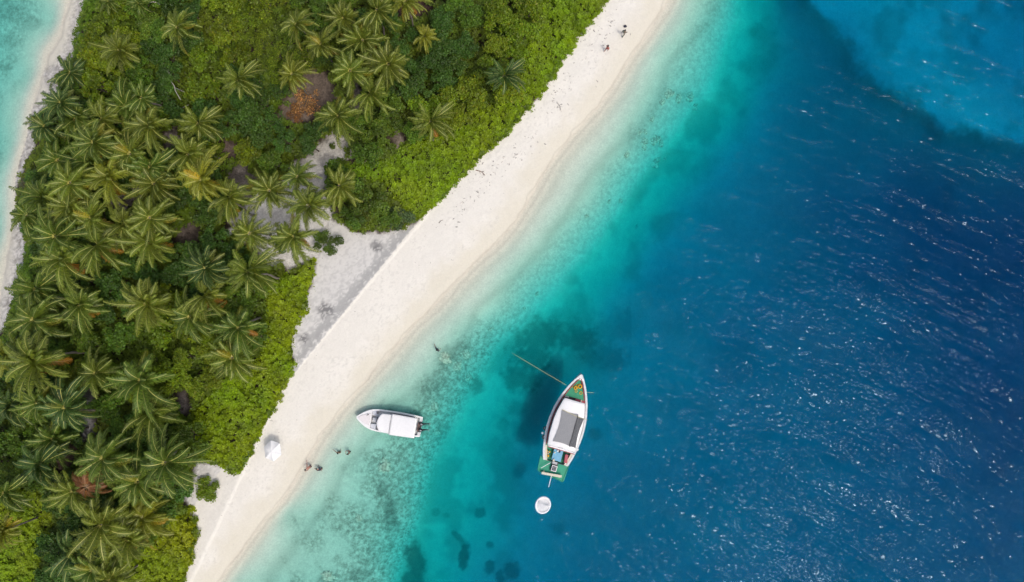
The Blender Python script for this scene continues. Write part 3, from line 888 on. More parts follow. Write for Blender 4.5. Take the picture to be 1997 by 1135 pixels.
# ------------------------------------------------------------------ broadleaf trees
KIND = [(480,60,2),(450,20,2),(400,100,2),(540,40,2),(500,110,2),(390,150,2),(530,90,2),(945,130,2),(925,175,2),(880,195,2),(980,60,2),(960,30,2),(190,40,2),(185,80,2),(235,130,2),(180,110,2),
 (490,305,2),(250,690,2),(320,660,2),(370,710,2),(400,740,2),(300,640,2),(210,700,2),(520,310,1),(470,300,2),(1000,20,2),(930,250,2),(700,240,1),(770,230,1),(640,200,1),
 (300,110,0),(330,140,0),(350,30,0),(280,50,1),(260,160,1),(560,250,0),(600,270,0),(480,250,0),(450,200,0),(530,200,0),(830,130,0),(790,90,0),(850,60,0),(870,110,0),(800,170,0),(400,430,0),(400,400,0),(340,395,0),
 (280,530,0),(330,520,0),(230,560,0),(350,500,0),(420,480,0),(770,200,1),(750,370,1),(700,400,1),(720,430,1),(770,340,1),(690,350,1),(740,380,1),(160,640,1),(210,650,1),(600,300,1),
 (100,200,1),(60,350,0),(200,400,0),(120,500,0),(200,250,0),(60,750,0),(150,870,0),(20,870,1),(60,880,1),(220,850,1),(300,860,0),(230,980,0),(120,1010,0),(180,1080,0),(240,1110,1),(340,850,1),(400,560,0),(440,600,1),(900,40,1),(760,30,0),(640,20,1),(690,100,0)]
TCOL = [((.056, .122, .016), "dark green"), ((.090, .165, .014), "mid green"), ((.145, .215, .008), "light yellowish green")]
rng = random.Random(11)
cand = []
hull = HEDGES
def px_sd(px, py, poly): return float(sdist(np.array([px]), np.array([py]), poly)[0])
trees = []
tries = 0
pts_try = []
rs_np = np.random.default_rng(5)
CXs = rs_np.uniform(-25, 1040, 9000); CYs = rs_np.uniform(-25, 1160, 9000)
sdv = sdist(CXs, CYs, VEG)
sdh = np.max([sdist(CXs, CYs, h) for h in HEDGES], 0)
sdc = np.max([sdist(CXs, CYs, c) for c in CLEARPOLY], 0)
for x, y, a, b, c in zip(CXs, CYs, sdv, sdh, sdc):
    k = min(KIND, key=lambda q: (q[0] - x) ** 2 + (q[1] - y) ** 2)[2]
    r = rng.uniform(22, 38) if k != 0 else rng.uniform(22, 34)
    if a < r * .75 or b > 4 or c > -r * .62: continue
    if any((x - t[0]) ** 2 + (y - t[1]) ** 2 < (.68 * (r + t[2])) ** 2 for t in trees): continue
    trees.append((x, y, r, k))
tl = pick_labels([(x, y, TCOL[k][1] ) for x, y, r, k in trees], "tree")
def place_tree(px, py, r, k, label, h, colr, name="broadleaf_tree", cat="tree", group="broadleaf trees on the island", var=0, flat=1.0, stretch=1.0, rz=None):
    gz = max(.9, ground_z(px, py))
    c = at(px, py, gz + h * .8)
    root = thing(name, (c.x, c.y, gz - .1), label, cat, group, rng.uniform(0, 6.28) if rz is None else rz)
    R = r * S * (H - gz - h) / H * 1.12
    tk = link("trunk", TTRUNK[var % 3], root); tk.scale = (R * .9, R * .9, h * .8)
    cr = link("crown", DRYCROWN if "dry" in label or "faded" in label else TREES[var % 9], root)
    cr.scale = (R * stretch, R, R * flat)
    cr.location = (0, 0, max(.1, h - R * .9 * flat))
    cr.color = (*colr, 1)
    return root
def jit(c, a):
    j = rng.uniform(1 - a, 1 + a); return (c[0] * j * rng.uniform(.9, 1.1), c[1] * j, c[2] * j)
for i, ((x, y, r, k), lb) in enumerate(zip(trees, tl)):
    place_tree(x, y, r, k, lb, 3.0 + r * .055 + rng.uniform(-.5, .7), jit(TCOL[k][0], .16), var=i)
# shrubs one can point at
SHR = [(402, 957, 25, (.120, .190, .010), 1.5, "lone rounded green shrub growing on the pale sand by the beach"),
       (778, 424, 27, (.075, .125, .045), 2.2, "blue green bush at the corner of the hedge above the grey sand"),
       (637, 474, 26, (.078, .135, .016), 2.2, "dark bush at the tip of the grove beside the grey sand"),
       (555, 470, 22, (.070, .125, .016), 2.0, "dark bush under a palm in the sandy clearing"),
       (648, 284, 7, (.08, .12, .015), .8, "tiny green plant in the middle of the sandy footpath"),
       (594, 196, 27, (.47, .265, .105), 1.2, "low dry bush with orange brown leaves on brown litter"),
       (575, 218, 20, (.26, .125, .04), .9, "faded brown bush below the orange dry one"),
       (862, 190, 15, (.13, .09, .06), 2.4, "dry leafless brown bush among green trees above the hedge"),
       (720, 408, 24, (.085, .125, .016), 2.5, "leafy bush with loose pale leaves at the inner end of the hedge"),
       (690, 425, 22, (.075, .115, .014), 2.2, "low bush at the left end of the upper hedge"),
       (60, 352, 22, (.10, .11, .06), 2.2, "greyish half bare bush at the lagoon beach")]
for i, (x, y, r, c, h, lb) in enumerate(SHR):
    place_tree(x, y, r, 0, lb, h, c, "shrub", "shrub", "shrubs standing apart", var=i * 2 + 1, flat=.8, stretch=1.35 if "dry bush" in lb else 1.0, rz=.75 if "dry bush" in lb else None)

# ------------------------------------------------------------------ hedge belts and undergrowth
def carpet(name, polys, dens, hmax, colr, seed, leaf, margin=0.0, avoid=None, lean=.0, spiky=.5, label=None):
    r = np.random.default_rng(seed)
    PX = []; PY = []; E = []
    for poly in polys:
        p = np.array(poly, float)
        x0, y0 = p.min(0); x1, y1 = p.max(0)
        x0 = max(x0, -190); y0 = max(y0, -170); x1 = min(x1, 1400); y1 = min(y1, 1300)
        n = int((x1 - x0) * (y1 - y0) * S * S * dens)
        a = r.uniform(x0, x1, n); b = r.uniform(y0, y1, n)
        e = sdist(a, b, poly) + (fbm(a / 9, b / 9, seed, 3) - .5) * 16 + (fbm(a / 33, b / 33, seed + 2, 3) - .5) * 16 + (r.random(n) > .93) * 4
        ok = e > margin
        if avoid is not None:
            ok &= avoid(a, b)
        PX.append(a[ok]); PY.append(b[ok]); E.append(e[ok])
    a = np.concatenate(PX); b = np.concatenate(PY); e = np.concatenate(E)
    n = len(a)
    cl = fbm(a / 17, b / 17, seed + 3, 3); cl2 = vnoise(a / 6.2, b / 6.2, seed + 9)
    hh = hmax * sstep(-2, 16, e) * (.25 + .55 * cl + .7 * fbm(a / 30, b / 30, seed + 14, 2) + .5 * (cl2 - .5))
    hole = (fbm(a / 13, b / 13, seed + 21, 2) > .79)
    lay = np.where(r.random(n) < .8, 1.0, r.uniform(.35, .9, n))
    z = 1.2 + hh * lay - hole * hh * .7
    k = S * (H - z) / H
    P0 = np.stack([(a - CX) * k, (CY - b) * k, z], 1)
    # rosettes of six leaves
    m = 6
    ang = r.uniform(0, 6.28, n)[:, None] + np.arange(m)[None] * 2 * np.pi / m + r.normal(0, .25, (n, m))
    ll = leaf * r.uniform(.7, 1.3, (n, 1)) * np.ones((1, m))
    upk = r.uniform(.1, .75, (n, m))
    tilt = r.normal(0, .22, (n, 2))
    d = np.stack([np.cos(ang), np.sin(ang), upk * spiky + np.cos(ang) * tilt[:, :1] + np.sin(ang) * tilt[:, 1:]], -1)
    d /= np.linalg.norm(d, axis=-1, keepdims=True)
    cen = P0[:, None] + d * ll[..., None] * .55
    nrm = np.cross(d, np.stack([-np.sin(ang), np.cos(ang), np.zeros_like(ang)], -1)) 
    nrm *= np.sign(nrm[..., 2:3] + 1e-9)
    V_, F_ = leaf_quads(cen.reshape(-1, 3), nrm.reshape(-1, 3), ll.ravel(), ll.ravel() * .55, r, .18, d.reshape(-1, 3))
    t1 = (.74 + .55 * fbm(a / 30, b / 30, seed + 5)) * (.8 + .4 * r.random(n)) * (.8 + .42 * cl2)
    tt = (t1[:, None] * r.uniform(.8, 1.2, (n, m))).ravel()
    ye = (.9 + .45 * fbm(a / 55, b / 55, seed + 7))[:, None] * np.ones((1, m))
    tc = np.stack([tt * ye.ravel(), tt, tt * .9], 1)
    me = mesh_np(name, V_, F_, [M_LEAF], tone=np.repeat(tc, 4, 0))
    o = link(name, me); o.color = (*colr, 1)
    return tag(o, kind="stuff", label=label)

HCOL = [(.165, .285, .004), (.175, .288, .004), (.20, .285, .004), (.178, .28, .005), (.085, .17, .006), (.082, .165, .006)]
HLAB = ["bright green leafy hedge belt along the upper beach", "yellowish green leafy hedge belt between the palms and the beach", "yellow green leafy hedge at the bottom edge",
        "bright green leaf cover in the bottom left corner", "green leaf belt along the upper lagoon beach", "green leaf belt along the lower lagoon beach"]
for i, hpoly in enumerate(HEDGES):
    carpet("beach_hedge", [hpoly], 26, 1.45, HCOL[i], 60 + i, .26, -2.0, label=HLAB[i])
def no_clear(a, b):
    d = np.max([sdist(a, b, c) for c in CLEARPOLY], 0) + (fbm(a / 13, b / 13, 77, 3) - .5) * 44
    h = np.max([sdist(a, b, c) for c in HEDGES], 0)
    return (d < -3) & (h < 6) & (a < 1100)
carpet("undergrowth", [VEG], 12, 1.5, (.098, .165, .013), 90, .36, 2.0, no_clear, label="dark green leafy undergrowth between the trees")

# fallen bare trunks and driftwood
def log(px, py, qx_, qy_, r, mat, label, z=None, bow=.12, name="driftwood_log", cat="driftwood", twigs=0, group="driftwood"):
    z0 = (ground_z(px, py) if z is None else z) + r * .8
    z1 = (ground_z(qx_, qy_) if z is None else z) + r * .8
    p, q = at(px, py, z0), at(qx_, qy_, z1)
    root = thing(name, (p + q) / 2, label, cat, group)
    d = q - p; nrm = Vector((-d.y, d.x, 0))
    pts = []
    for k in range(9):
        t = k / 8
        pts.append(p + d * t + nrm * (bow * math.sin(t * 3.1) + .02 * math.sin(k * 2.7)) - root.location)
    b = MB(); b.tube(pts, [r * (1 - .45 * k / 8) for k in range(9)], 8)
    b.build("stem", mat, root, smooth=True)
    for j in range(twigs):
        t = .35 + .6 * j / max(1, twigs)
        s_ = p + d * t + nrm * bow * math.sin(t * 3.1) - root.location
        e_ = s_ + d * .22 + nrm * (.22 if j % 2 else -.22) + Vector((0, 0, .15))
        bb = MB(); bb.tube([s_, (s_ + e_) / 2 + Vector((0, 0, .05)), e_], [r * .5, r * .35, r * .15], 6)
        bb.build("branch", mat, root, smooth=True)
    return root
log(877, 363, 901, 338, .11, M_REDWOOD, "red brown driftwood log lying against the upper hedge")
log(1084, 143, 1093, 128, .12, M_WOOD, "short dark driftwood log on white sand below the walkers")
log(928, 332, 946, 342, .05, M_REDWOOD, "thin forked branch lying on the white sand right of the red log", twigs=3)
log(1086, 200, 1094, 216, .05, M_GREYWOOD, "grey twig with side branches in the middle of the upper beach", twigs=3)
log(856, 435, 864, 429, .04, M_WOOD, "small brown stick on the sand below the upper hedge end")
log(985, 262, 1002, 238, .06, M_GREYWOOD, "pale bleached log along the hedge edge between red log and short log")
log(326, 120, 352, 195, .07, M_GREYWOOD, "long bare bleached trunk leaning across the dark trees", z=5.0, bow=-.05, name="fallen_trunk", cat="fallen trunk", twigs=2, group="fallen trunks")
log(318, 200, 368, 204, .05, M_GREYWOOD, "curved pale bough under the long bleached trunk", z=4.2, bow=-.2, name="fallen_trunk", cat="fallen trunk", group="fallen trunks")
log(735, 250, 752, 232, .05, M_GREYWOOD, "pale bare forked bough among the trees above the hedge", z=4.6, name="fallen_trunk", cat="fallen trunk", twigs=3, group="fallen trunks")
log(222, 400, 238, 408, .08, M_GREYWOOD, "short pale log on grey ground among the palms", name="fallen_trunk", cat="fallen trunk", group="fallen trunks")
log(290, 4, 312, 9, .09, M_GREYWOOD, "grey trunk piece at the top edge among dark trees", z=4.5, name="fallen_trunk", cat="fallen trunk", group="fallen trunks")

# wrack: bits of coral, weed and twigs on the sand
def wrack():
    r = np.random.default_rng(31)
    line = np.array([(1205, 30), (1180, 70), (1150, 105), (1120, 150), (1085, 200), (1060, 235), (1030, 275), (985, 310), (940, 345), (905, 385), (880, 430)], float)
    n = 280
    t = r.uniform(0, len(line) - 1.001, n); i = t.astype(int); f = (t - i)[:, None]
    p = line[i] * (1 - f) + line[i + 1] * f + r.normal(0, 13, (n, 2))
    dens = fbm(p[:, 0] / 18, p[:, 1] / 18, 5, 2)
    p = p[dens > .42]
    m = 950
    q = np.stack([r.uniform(380, 1300, m), r.uniform(0, 1130, m)], 1)
    keep = (sdist(q[:, 0], q[:, 1], VEG) < -3) & (sdist(q[:, 0], q[:, 1], ISLAND) > 16)
    q = q[keep]
    e = []
    for k in range(len(VEDGE) - 1):
        a, b = np.array(VEDGE[k]), np.array(VEDGE[k + 1])
        for _ in range(int(np.linalg.norm(b - a) / 5)):
            e.append(a + (b - a) * r.random() + r.normal(0, 3, 2) + np.array([4, 3]))
    allp = np.concatenate([p, q, np.array(e)])
    big = np.concatenate([r.uniform(.04, .12, len(p)), r.uniform(.03, .07, len(q)), r.uniform(.03, .085, len(e))])
    Vs = []; Fs = []; Ts = []; b0 = 0
    for (x, y), s_ in zip(allp, big):
        if not (0 < x < 1400): continue
        z = ground_z(x, y); 
        if z < .03: continue
        c = at(x, y, z); a = r.uniform(0, 6.28); el = r.uniform(1, 2.6)
        k = 6
        ang = np.arange(k) * 2 * np.pi / k
        xx = np.cos(ang) * s_ * el * r.uniform(.7, 1.2, k); yy = np.sin(ang) * s_ / 1.3 * r.uniform(.7, 1.2, k)
        bx = c.x + xx * math.cos(a) - yy * math.sin(a); by = c.y + xx * math.sin(a) + yy * math.cos(a)
        Vs.append(np.stack([bx, by, np.full(k, z - .02)], 1)); tx = c.x + (bx - c.x) * .55; ty = c.y + (by - c.y) * .55
        Vs.append(np.stack([tx, ty, np.full(k, z + s_ * .5)], 1))
        for j in range(k):
            Fs.append((b0 + j, b0 + (j + 1) % k, b0 + k + (j + 1) % k, b0 + k + j))
        Fs.append((b0 + k, b0 + k + 1, b0 + k + 2, b0 + k + 3)); Fs.append((b0 + k, b0 + k + 3, b0 + k + 4, b0 + k + 5))
        g = r.uniform(.28, .58); Ts.append(np.tile([[g, g * .95, g * .86]], (2 * k, 1))); b0 += 2 * k
    me = mesh_np("beach_debris", np.concatenate(Vs), np.array(Fs), [ground_mat("debris", .2, 0)], tone=np.concatenate(Ts))
    tag(link("beach_debris", me), kind="stuff", label="grey bits of coral and weed strewn over the white sand")
wrack()

# ------------------------------------------------------------------ coral heads under water
CORAL = [(1303,182,11),(1321,190,10),(1343,188,12),(1290,198,9),(1255,277,10),(1275,272,12),(1287,278,8),(1254,287,8),(1221,301,8),(1276,313,13),(1247,258,6),(1257,256,6),
         (1294,308,6),(1270,232,8),(1353,205,9),(1186,392,6),(1208,390,6),(1143,420,6),(750,909,16),(868,696,13),(890,712,12),(905,690,12),(910,735,10),(845,792,13),(850,840,8),(1046,572,6),(1020,600,5),(955,640,8),(700,1010,9),(640,1122,12),(1240,440,6)]
def coral_mesh(seed):
    rr = np.random.default_rng(seed); bm = bmesh.new()
    bmesh.ops.create_icosphere(bm, subdivisions=4, radius=1)
    for v in bm.verts:
        c = v.co
        k = 1 + 1.0 * (float(fbm(np.array([c.x * 2.2 + seed * 7]), np.array([c.y * 2.2 + c.z]), seed, 3)[0]) - .5) + .45 * (float(vnoise(np.array([c.x * 6 + seed]), np.array([c.y * 6 + c.z * 3]), seed)[0]) - .5)
        v.co = Vector((c.x * k, c.y * k, c.z * k * .55))
    for f in bm.faces: f.smooth = True
    me = bpy.data.meshes.new("coral_head"); bm.to_mesh(me); bm.free()
    me.materials.append(M_CORAL); return me
M_CORAL = paint("coral_rock", (.58, .55, .41), .9, .6, 2.6, bump=1.0)
CM = [coral_mesh(k) for k in range(5)]
DLAND = [("the swimmer offshore", 853, 682), ("the two beach walkers", 1200, 80), ("the white speedboat", 760, 825), ("the driftwood log by the hedge", 888, 352), ("the bow of the green boat", 1134, 728),
         ("the bottom photo edge's middle", 998, 1135), ("the four bathers", 644, 900), ("the mooring rope's far end", 998, 688), ("the top right photo corner", 1997, 0), ("the upper hedge's lower end", 797, 446)]
_l = LAND; LAND = DLAND
cl = pick_labels([(x, y, "large brown" if r > 11 else "brown" if r > 7 else "small dark") for x, y, r in CORAL], "underwater coral head")
LAND = _l
for i, ((x, y, r), lb) in enumerate(zip(CORAL, cl)):
    z = ground_z(x, y)
    o = link("coral_head", CM[i % 5]); o.location = at(x, y, z)
    o.scale = (r * S * .95, r * S * .8, r * S * .34); o.rotation_euler = (0, 0, i * 1.3)
    tag(o, lb, "coral", "coral heads on the seabed")

# ------------------------------------------------------------------ paints for boats and gear
M_WHITE = paint("white_gelcoat", (.79, .79, .78), .35, .06, 3)
M_CANVAS = paint("white_canvas", (.80, .80, .785), .75, .05, 4, bump=.2)
M_OFFWHITE = paint("weathered_white_paint", (.66, .67, .67), .5, .16, 3)
M_GREY = paint("pale_grey_deck", (.45, .46, .47), .6, .12, 5)
M_RED = paint("red_trim", (.30, .035, .05), .5, .2, 4)
M_REDBOX = paint("faded_red", (.42, .07, .10), .5, .2, 5)
M_GREEN = paint("green_deck", (.006, .26, .125), .55, .18, 3)
M_GREEN2 = paint("green_platform", (.01, .30, .17), .55, .12, 2)
M_BLUE = paint("light_blue_table", (.14, .40, .58), .5, .12, 4)
M_TARP = paint("grey_shade_net", (.275, .28, .285), .9, .12, 9, bump=.4)
M_TARP2 = paint("dark_grey_shade_net", (.13, .135, .14), .9, .35, 7, bump=.6)
M_BLACK = paint("black_cowling", (.025, .027, .032), .3, .2, 6)
M_DARK = paint("dark_hatch", (.05, .05, .055), .6, .2, 6)
M_METAL = paint("grey_metal", (.35, .36, .38), .35, .1, 6, metal=.8)
M_YELLOW = paint("yellow_rope", (.75, .42, .03), .7, .2, 9)
M_CREAM = paint("cream_wood", (.66, .60, .47), .6, .15, 5)
M_SOLAR = paint("solar_cells", (.02, .025, .05), .25, .2, 8)
M_ROPE = paint("pale_rope", (.62, .56, .22), .8, .15, 9)

def hull_loft(stations, zg, zk, keel=.75):
    secs = []
    for (a, w) in stations:
        g = zg(a); k = zk(a)
        secs.append([(a, w, g), (a, w * .97, g * .55), (a, w * .86, .05), (a, w * keel, -.22), (a, w * .30, k), (a, 0, k - .08),
                     (a, -w * .30, k), (a, -w * keel, -.22), (a, -w * .86, .05), (a, -w * .97, g * .55), (a, -w, g)])
    return secs
def interp(tab, a):
    for (a0, w0), (a1, w1) in zip(tab[:-1], tab[1:]):
        if a0 <= a <= a1: return w0 + (w1 - w0) * (a - a0) / (a1 - a0)
    return tab[-1][1] if a > tab[-1][0] else tab[0][1]
def strip(tab, a0, a1, n, inset0, inset1, zf, mi, mb, th=.05):
    """band that follows both sides of a boat between two insets from its edge"""
    for sg in (-1, 1):
        for i in range(n):
            p = a0 + (a1 - a0) * i / n; q = a0 + (a1 - a0) * (i + 1) / n
            wp, wq = interp(tab, p), interp(tab, q)
            po = [(p, sg * max(0, wp - inset0)), (q, sg * max(0, wq - inset0)), (q, sg * max(0, wq - inset1)), (p, sg * max(0, wp - inset1))]
            if abs(po[0][1] - po[3][1]) < 1e-4 and abs(po[1][1] - po[2][1]) < 1e-4: continue
            zz = [zf(p), zf(q), zf(q), zf(p)]
            mb.prism(po, [z - th for z in zz], zz, mi)
    return mb
def plan(tab, a0, a1, n, inset, extra=0):
    """closed outline of the deck between a0 and a1"""
    L_ = []; R_ = []
    for i in range(n + 1):
        a = a0 + (a1 - a0) * i / n; w_ = max(.01, interp(tab, a) - inset)
        L_.append((a, w_)); R_.append((a, -w_))
    return R_ + L_[::-1]

# ------------------------------------------------------------------ the wooden boat with the green decks
def wooden_boat():
    k = S * .985
    base = at(1084, 900, 1.0)
    rz = math.atan2(.960, .279)
    root = thing("wooden_boat", (base.x, base.y, 0), "long white wooden boat with green decks and grey shade net on its roof", "boat", None, rz)
    tabp = [(-3, 24), (0, 25.5), (15, 30), (30, 33), (50, 35.6), (65, 36.4), (80, 36), (100, 33.6), (123, 28), (140, 21.8), (152, 16.6), (162, 11.4), (170, 6.6), (175, 3.2), (179, .3)]
    tab = [(a * k, w * k) for a, w in tabp]
    A = lambda a: a * k
    zg = lambda a: .95 + .75 * max(0, (a / A(179) - .45)) ** 2 * 3.0 + .08 * max(0, .2 - a / A(179))
    zk = lambda a: -.5 + .45 * max(0, a / A(179) - .75) * 4 * .9
    st = []
    for i in range(49):
        a = A(-3) + (A(179) - A(-3)) * i / 48
        st.append((a, interp(tab, a)))
    b = MB(); b.loft(hull_loft(st, zg, zk)); hullo = b.build("hull", M_OFFWHITE, root, smooth=True)
    # gunwale
    b = MB(); strip(tab, A(-3), A(178.5), 46, -.05, 3.4 * k, lambda a: zg(a) + .05, 0, b, .12)
    b.build("gunwale", M_OFFWHITE, root)
    b = MB(); strip(tab, A(28), A(170), 40, 4.6 * k, 6.2 * k, lambda a: zg(a) + .10, 0, b, .30)
    b.build("trim_rail", M_RED, root)
    b = MB(); strip(tab, A(27), A(128), 30, 3.4 * k, 4.6 * k, lambda a: zg(a) - .05, 0, b, .10)
    b.build("side_deck", M_GREY, root)
    b = MB(); b.prism(plan(tab, A(167), A(178.6), 8, .02), [zg(A(170)) - .12] * 18, [zg(A(172)) + .03] * 18)
    b.build("stem_head", M_WHITE, root)
    # floor inside the whole hull
    b = MB(); b.prism(plan(tab, A(-2), A(126), 24, .22), .35, .42)
    b.build("cockpit_floor", M_GREEN, root)
    zf = zg(A(150)) - .06
    b = MB(); b.prism(plan(tab, A(130), A(168), 16, 5.6 * k), zf - .05, zf)
    fd = b.build("foredeck", M_GREEN, root)
    b = MB(); b.box((A(126.5), -.2, .8), (A(6), A(40), .3)); b.build("forward_well", M_DARK, root)
    b = MB(); b.box((A(127.5), -.95, 1.02), (A(4.5), A(24), .16)); b.build("forward_bench", M_REDBOX, root, bevel=.02)
    b = MB(); b.box((A(130), A(15), 1.0), (A(6), A(8), .25)); b.build("anchor_box", M_GREY, root, bevel=.03)
    b = MB(); b.box((A(128), A(-14), 1.15), (A(13), A(1.8), .12), rz=.12); b.build("bow_plank", M_CREAM, root)
    # rope coils on the foredeck
    b = MB()
    for (a, c, R) in ((155, 3.5, 4.2), (150, -4.0, 3.4)):
        for q in range(3): b.torus((A(a), -A(-c) if False else A(c) * -1, zf + .05 + .07 * q), A(R) * (1 - .14 * q), .055, 20, 6)
    b.torus((A(143), A(-9), zf + .05), A(2.6), .04, 16, 6)
    b.torus((A(143.5), A(1), zf + .05), A(2.2), .035, 16, 6)
    b.tube([(A(158), A(14) * .2, zf + .04), (A(150), A(5), zf + .05), (A(149), A(14), zf + .05)], .035, 6)
    b.build("rope_coil", M_YELLOW, root, smooth=True)
    # cabin roof: cambered white sheet on posts
    zr = 2.15
    secs = []
    for i in range(21):
        a = A(30) + (A(127) - A(30)) * i / 20
        w_ = min(interp(tab, a) - 6.2 * k, A(29.5))
        fwd = .10 * (i / 20)
        secs.append([(a, w_ * math.sin(t), zr + fwd + .16 * math.cos(t) - .16) for t in np.linspace(-math.pi / 2, math.pi / 2, 13)])
    b = MB(); b.loft(secs, cap=False)
    ro = b.build("cabin_roof", M_WHITE, root, smooth=True)
    sol = ro.modifiers.new("thickness", 'SOLIDIFY'); sol.thickness = .06
    b = MB()
    for sg in (-1, 1):
        for a in (33, 62, 92, 122):
            w_ = min(interp(tab, A(a)) - 6.8 * k, A(28.5))
            b.tube([(A(a), sg * w_, .45), (A(a), sg * w_, zr - .1)], .04, 6)
    b.build("roof_post", M_OFFWHITE, root)
    b = MB()
    for sg in (-1, 1):
        secs2 = []
        for i in range(13):
            a = A(34) + (A(123) - A(34)) * i / 12; w_ = min(interp(tab, a) - 7.0 * k, A(28.3))
            secs2.append([(a, sg * w_, .45), (a, sg * w_, 1.25)])
        b.loft(secs2, cap=False)
    b.build("cabin_side", M_OFFWHITE, root)
    # shade net spread over the roof, sagging between its lashings
    def net(c0, c1, a0, a1, lift, seed):
        n, m = 22, 10; vs = []; fs = []
        for i in range(n + 1):
            for j in range(m + 1):
                t = i / n; s_ = j / m
                pull = .055 * A(60) * math.sin(math.pi * s_) * (1 if seed == 0 else .6)
                a = A(a0) + (A(a1) - A(a0)) * t
                a = a - pull * (2 * t - 1) * .55
                c = A(c0) + (A(c1) - A(c0)) * s_
                sidepull = A(2.6) * math.sin(math.pi * t)
                if seed == 0 and s_ < .5: c += sidepull * (1 - 2 * s_)
                if seed == 1 and s_ > .5: c -= sidepull * (2 * s_ - 1)
                w_ = A(29.5); cz = zr + .10 * (a - A(30)) / A(97) + .16 * math.sqrt(max(0, 1 - (c / w_) ** 2)) - .16
                cz += lift + .015 * math.sin(9 * t + 5 * s_ + seed) + .01 * math.sin(23 * t - 11 * s_)
                vs.append((a - .045 * A(c), -c, cz))
        for i in range(n):
            for j in range(m):
                p = i * (m + 1) + j
                fs.append((p, p + 1, p + m + 2, p + m + 1))
        b = MB(); b.add(vs, fs); return b
    net(-19, 14, 40, 104, .07, 0).build("shade_net", M_TARP, root, smooth=True)
    net(14.2, 27, 39, 99, .075, 1).build("shade_net", M_TARP2, root, smooth=True)
    b = MB(); b.tube([(A(101), A(-13.8), zr + .16), (A(70), A(-14), zr + .14), (A(40), A(-14), zr + .10)], .045, 6); b.build("net_seam", M_DARK, root)
    b = MB(); b.tube([(A(98), A(-34), zr + .05), (A(99), A(-13), zr + .16), (A(104), A(19), zr + .12)], .02, 6); b.build("lashing_line", M_ROPE, root)
    # aft beam with red edging
    b = MB(); b.box((A(29.2), A(-2), zr - .06), (A(2.0), A(54), .12)); b.build("roof_beam", M_WHITE, root, bevel=.02)
    b = MB(); b.box((A(27.3), A(-2), zr - .10), (A(1.4), A(54), .10)); b.build("roof_beam_edge", M_RED, root)
    b = MB(); b.box((A(31.5), A(2), zr + .03), (A(.9), A(9), .05), rz=.1); b.box((A(32), A(-3), zr + .04), (A(1.2), A(1.2), .05)); b.build("roof_cleat", M_METAL, root)
    # cockpit
    b = MB(); b.box((A(12.5), A(.6), 1.0), (A(22), A(18.5), .07), rz=.02)
    for dx, dy in ((-9, -8), (9, -8), (-9, 8), (9, 8)): b.box((A(12.5 + dx), A(.6 + dy), .70), (.06, .06, .55))
    b.build("table", M_BLUE, root, bevel=.02)
    b = MB(); b.ball((A(21), A(-1), 1.14), (.16, .16, .10)); b.build("head_stand_in", M_BLACK, root, smooth=True)  # black ball standing in for a person's dark head at the table
    b = MB(); b.tube([(A(21.5), A(1.8), 1.04), (A(21.5), A(1.8), 1.2)], .12, 12); b.build("shirt_stand_in", M_WHITE, root)  # white drum standing in for that person's white shirt
    b = MB(); b.box((A(2), A(5), .9), (A(4), A(3.6), .7)); b.build("crate", M_CREAM, root, bevel=.03)
    b = MB(); b.box((A(16.5), A(7.2), 1.1), (A(3.4), A(2.2), .12)); b.build("tray", M_CREAM, root, bevel=.02)
    b = MB(); b.box((A(11.3), A(-17.6), .95), (A(17), A(6.2), .5), rz=.12); b.build("red_box", M_REDBOX, root, bevel=.04)
    b = MB(); b.ball((A(3), A(-18.5), .95), (.14, .14, .14)); b.build("fender", M_WHITE, root, smooth=True)
    b = MB(); r_ = random.Random(4)
    for q in range(9):
        b.ball((A(9 + r_.uniform(-6, 7)), A(20 + r_.uniform(-4, 4)), .62 + r_.uniform(0, .25)), (.13, .11, .11))
    b.build("net_float", M_YELLOW, root, smooth=True)
    b = MB()
    for q in range(5):
        b.torus((A(6 + r_.uniform(-6, 8)), A(19.5 + r_.uniform(-4, 4)), .6 + .08 * q), .15, .04, 14, 6)
    b.build("rope_bundle", M_CREAM, root, smooth=True)
    b = MB(); strip(tab, A(-2.5), A(26), 10, 3.2 * k, 7.5 * k, lambda a: .98, 0, b, .12)
    b.build("side_bench", M_CREAM, root)
    # stern platform
    b = MB(); b.prism([(A(2.6), A(32)), (A(-26), A(29.5)), (A(-29.5), A(27)), (A(-37), A(-24)), (A(-34), A(-27)), (A(-2), A(-28.6)), (A(-3.2), A(-22)), (A(-2), A(24))], .46, .58)
    b.build("stern_platform", M_GREEN2, root, bevel=.02)
    b = MB(); b.tube([(A(2.6), A(31.5), .66), (A(-26), A(29.5), .66), (A(-36.5), A(-24), .66), (A(-3), A(-28.0), .66)], .035, 6); b.build("platform_rail", M_GREEN2, root)
    b = MB(); b.box((A(-11), 0, .72), (A(20), A(12), .30)); b.build("engine_box", M_DARK, root, bevel=.04)
    b = MB(); b.box((A(-3.5), A(1), .80), (A(5), A(10), .36)); b.build("engine_hatch", M_GREY, root, bevel=.03)
    b = MB(); b.box((A(-13.7), A(-.5), 1.10), (A(11.5), A(10.5), .04), mi=0)
    so = b.build("solar_panel", M_WHITE, root)
    b = MB()
    for i in range(4):
        for j in range(3):
            b.box((A(-13.7) + A(2.35) * (i - 1.5), A(-.5) + A(2.9) * (j - 1), 1.127), (A(2.1), A(2.6), .012))
    b.build("solar_cell", M_SOLAR, so)
    b = MB(); b.box((A(-26.9), A(1), 1.0), (A(4.8), A(40), .22), rz=.11)
    b.build("stern_bench", M_CREAM, root, bevel=.03)
    b = MB()
    for c in (-16, 16): b.box((A(-26.9 + .1 * c), A(1 + c), .75), (.1, .1, .4))
    b.build("bench_leg", M_CREAM, root)
    b = MB(); b.tube([(A(-27), A(.5), .95), (A(-52), A(-.2), 1.05)], [.07, .05], 8); b.build("tiller", M_WHITE, root, smooth=True)
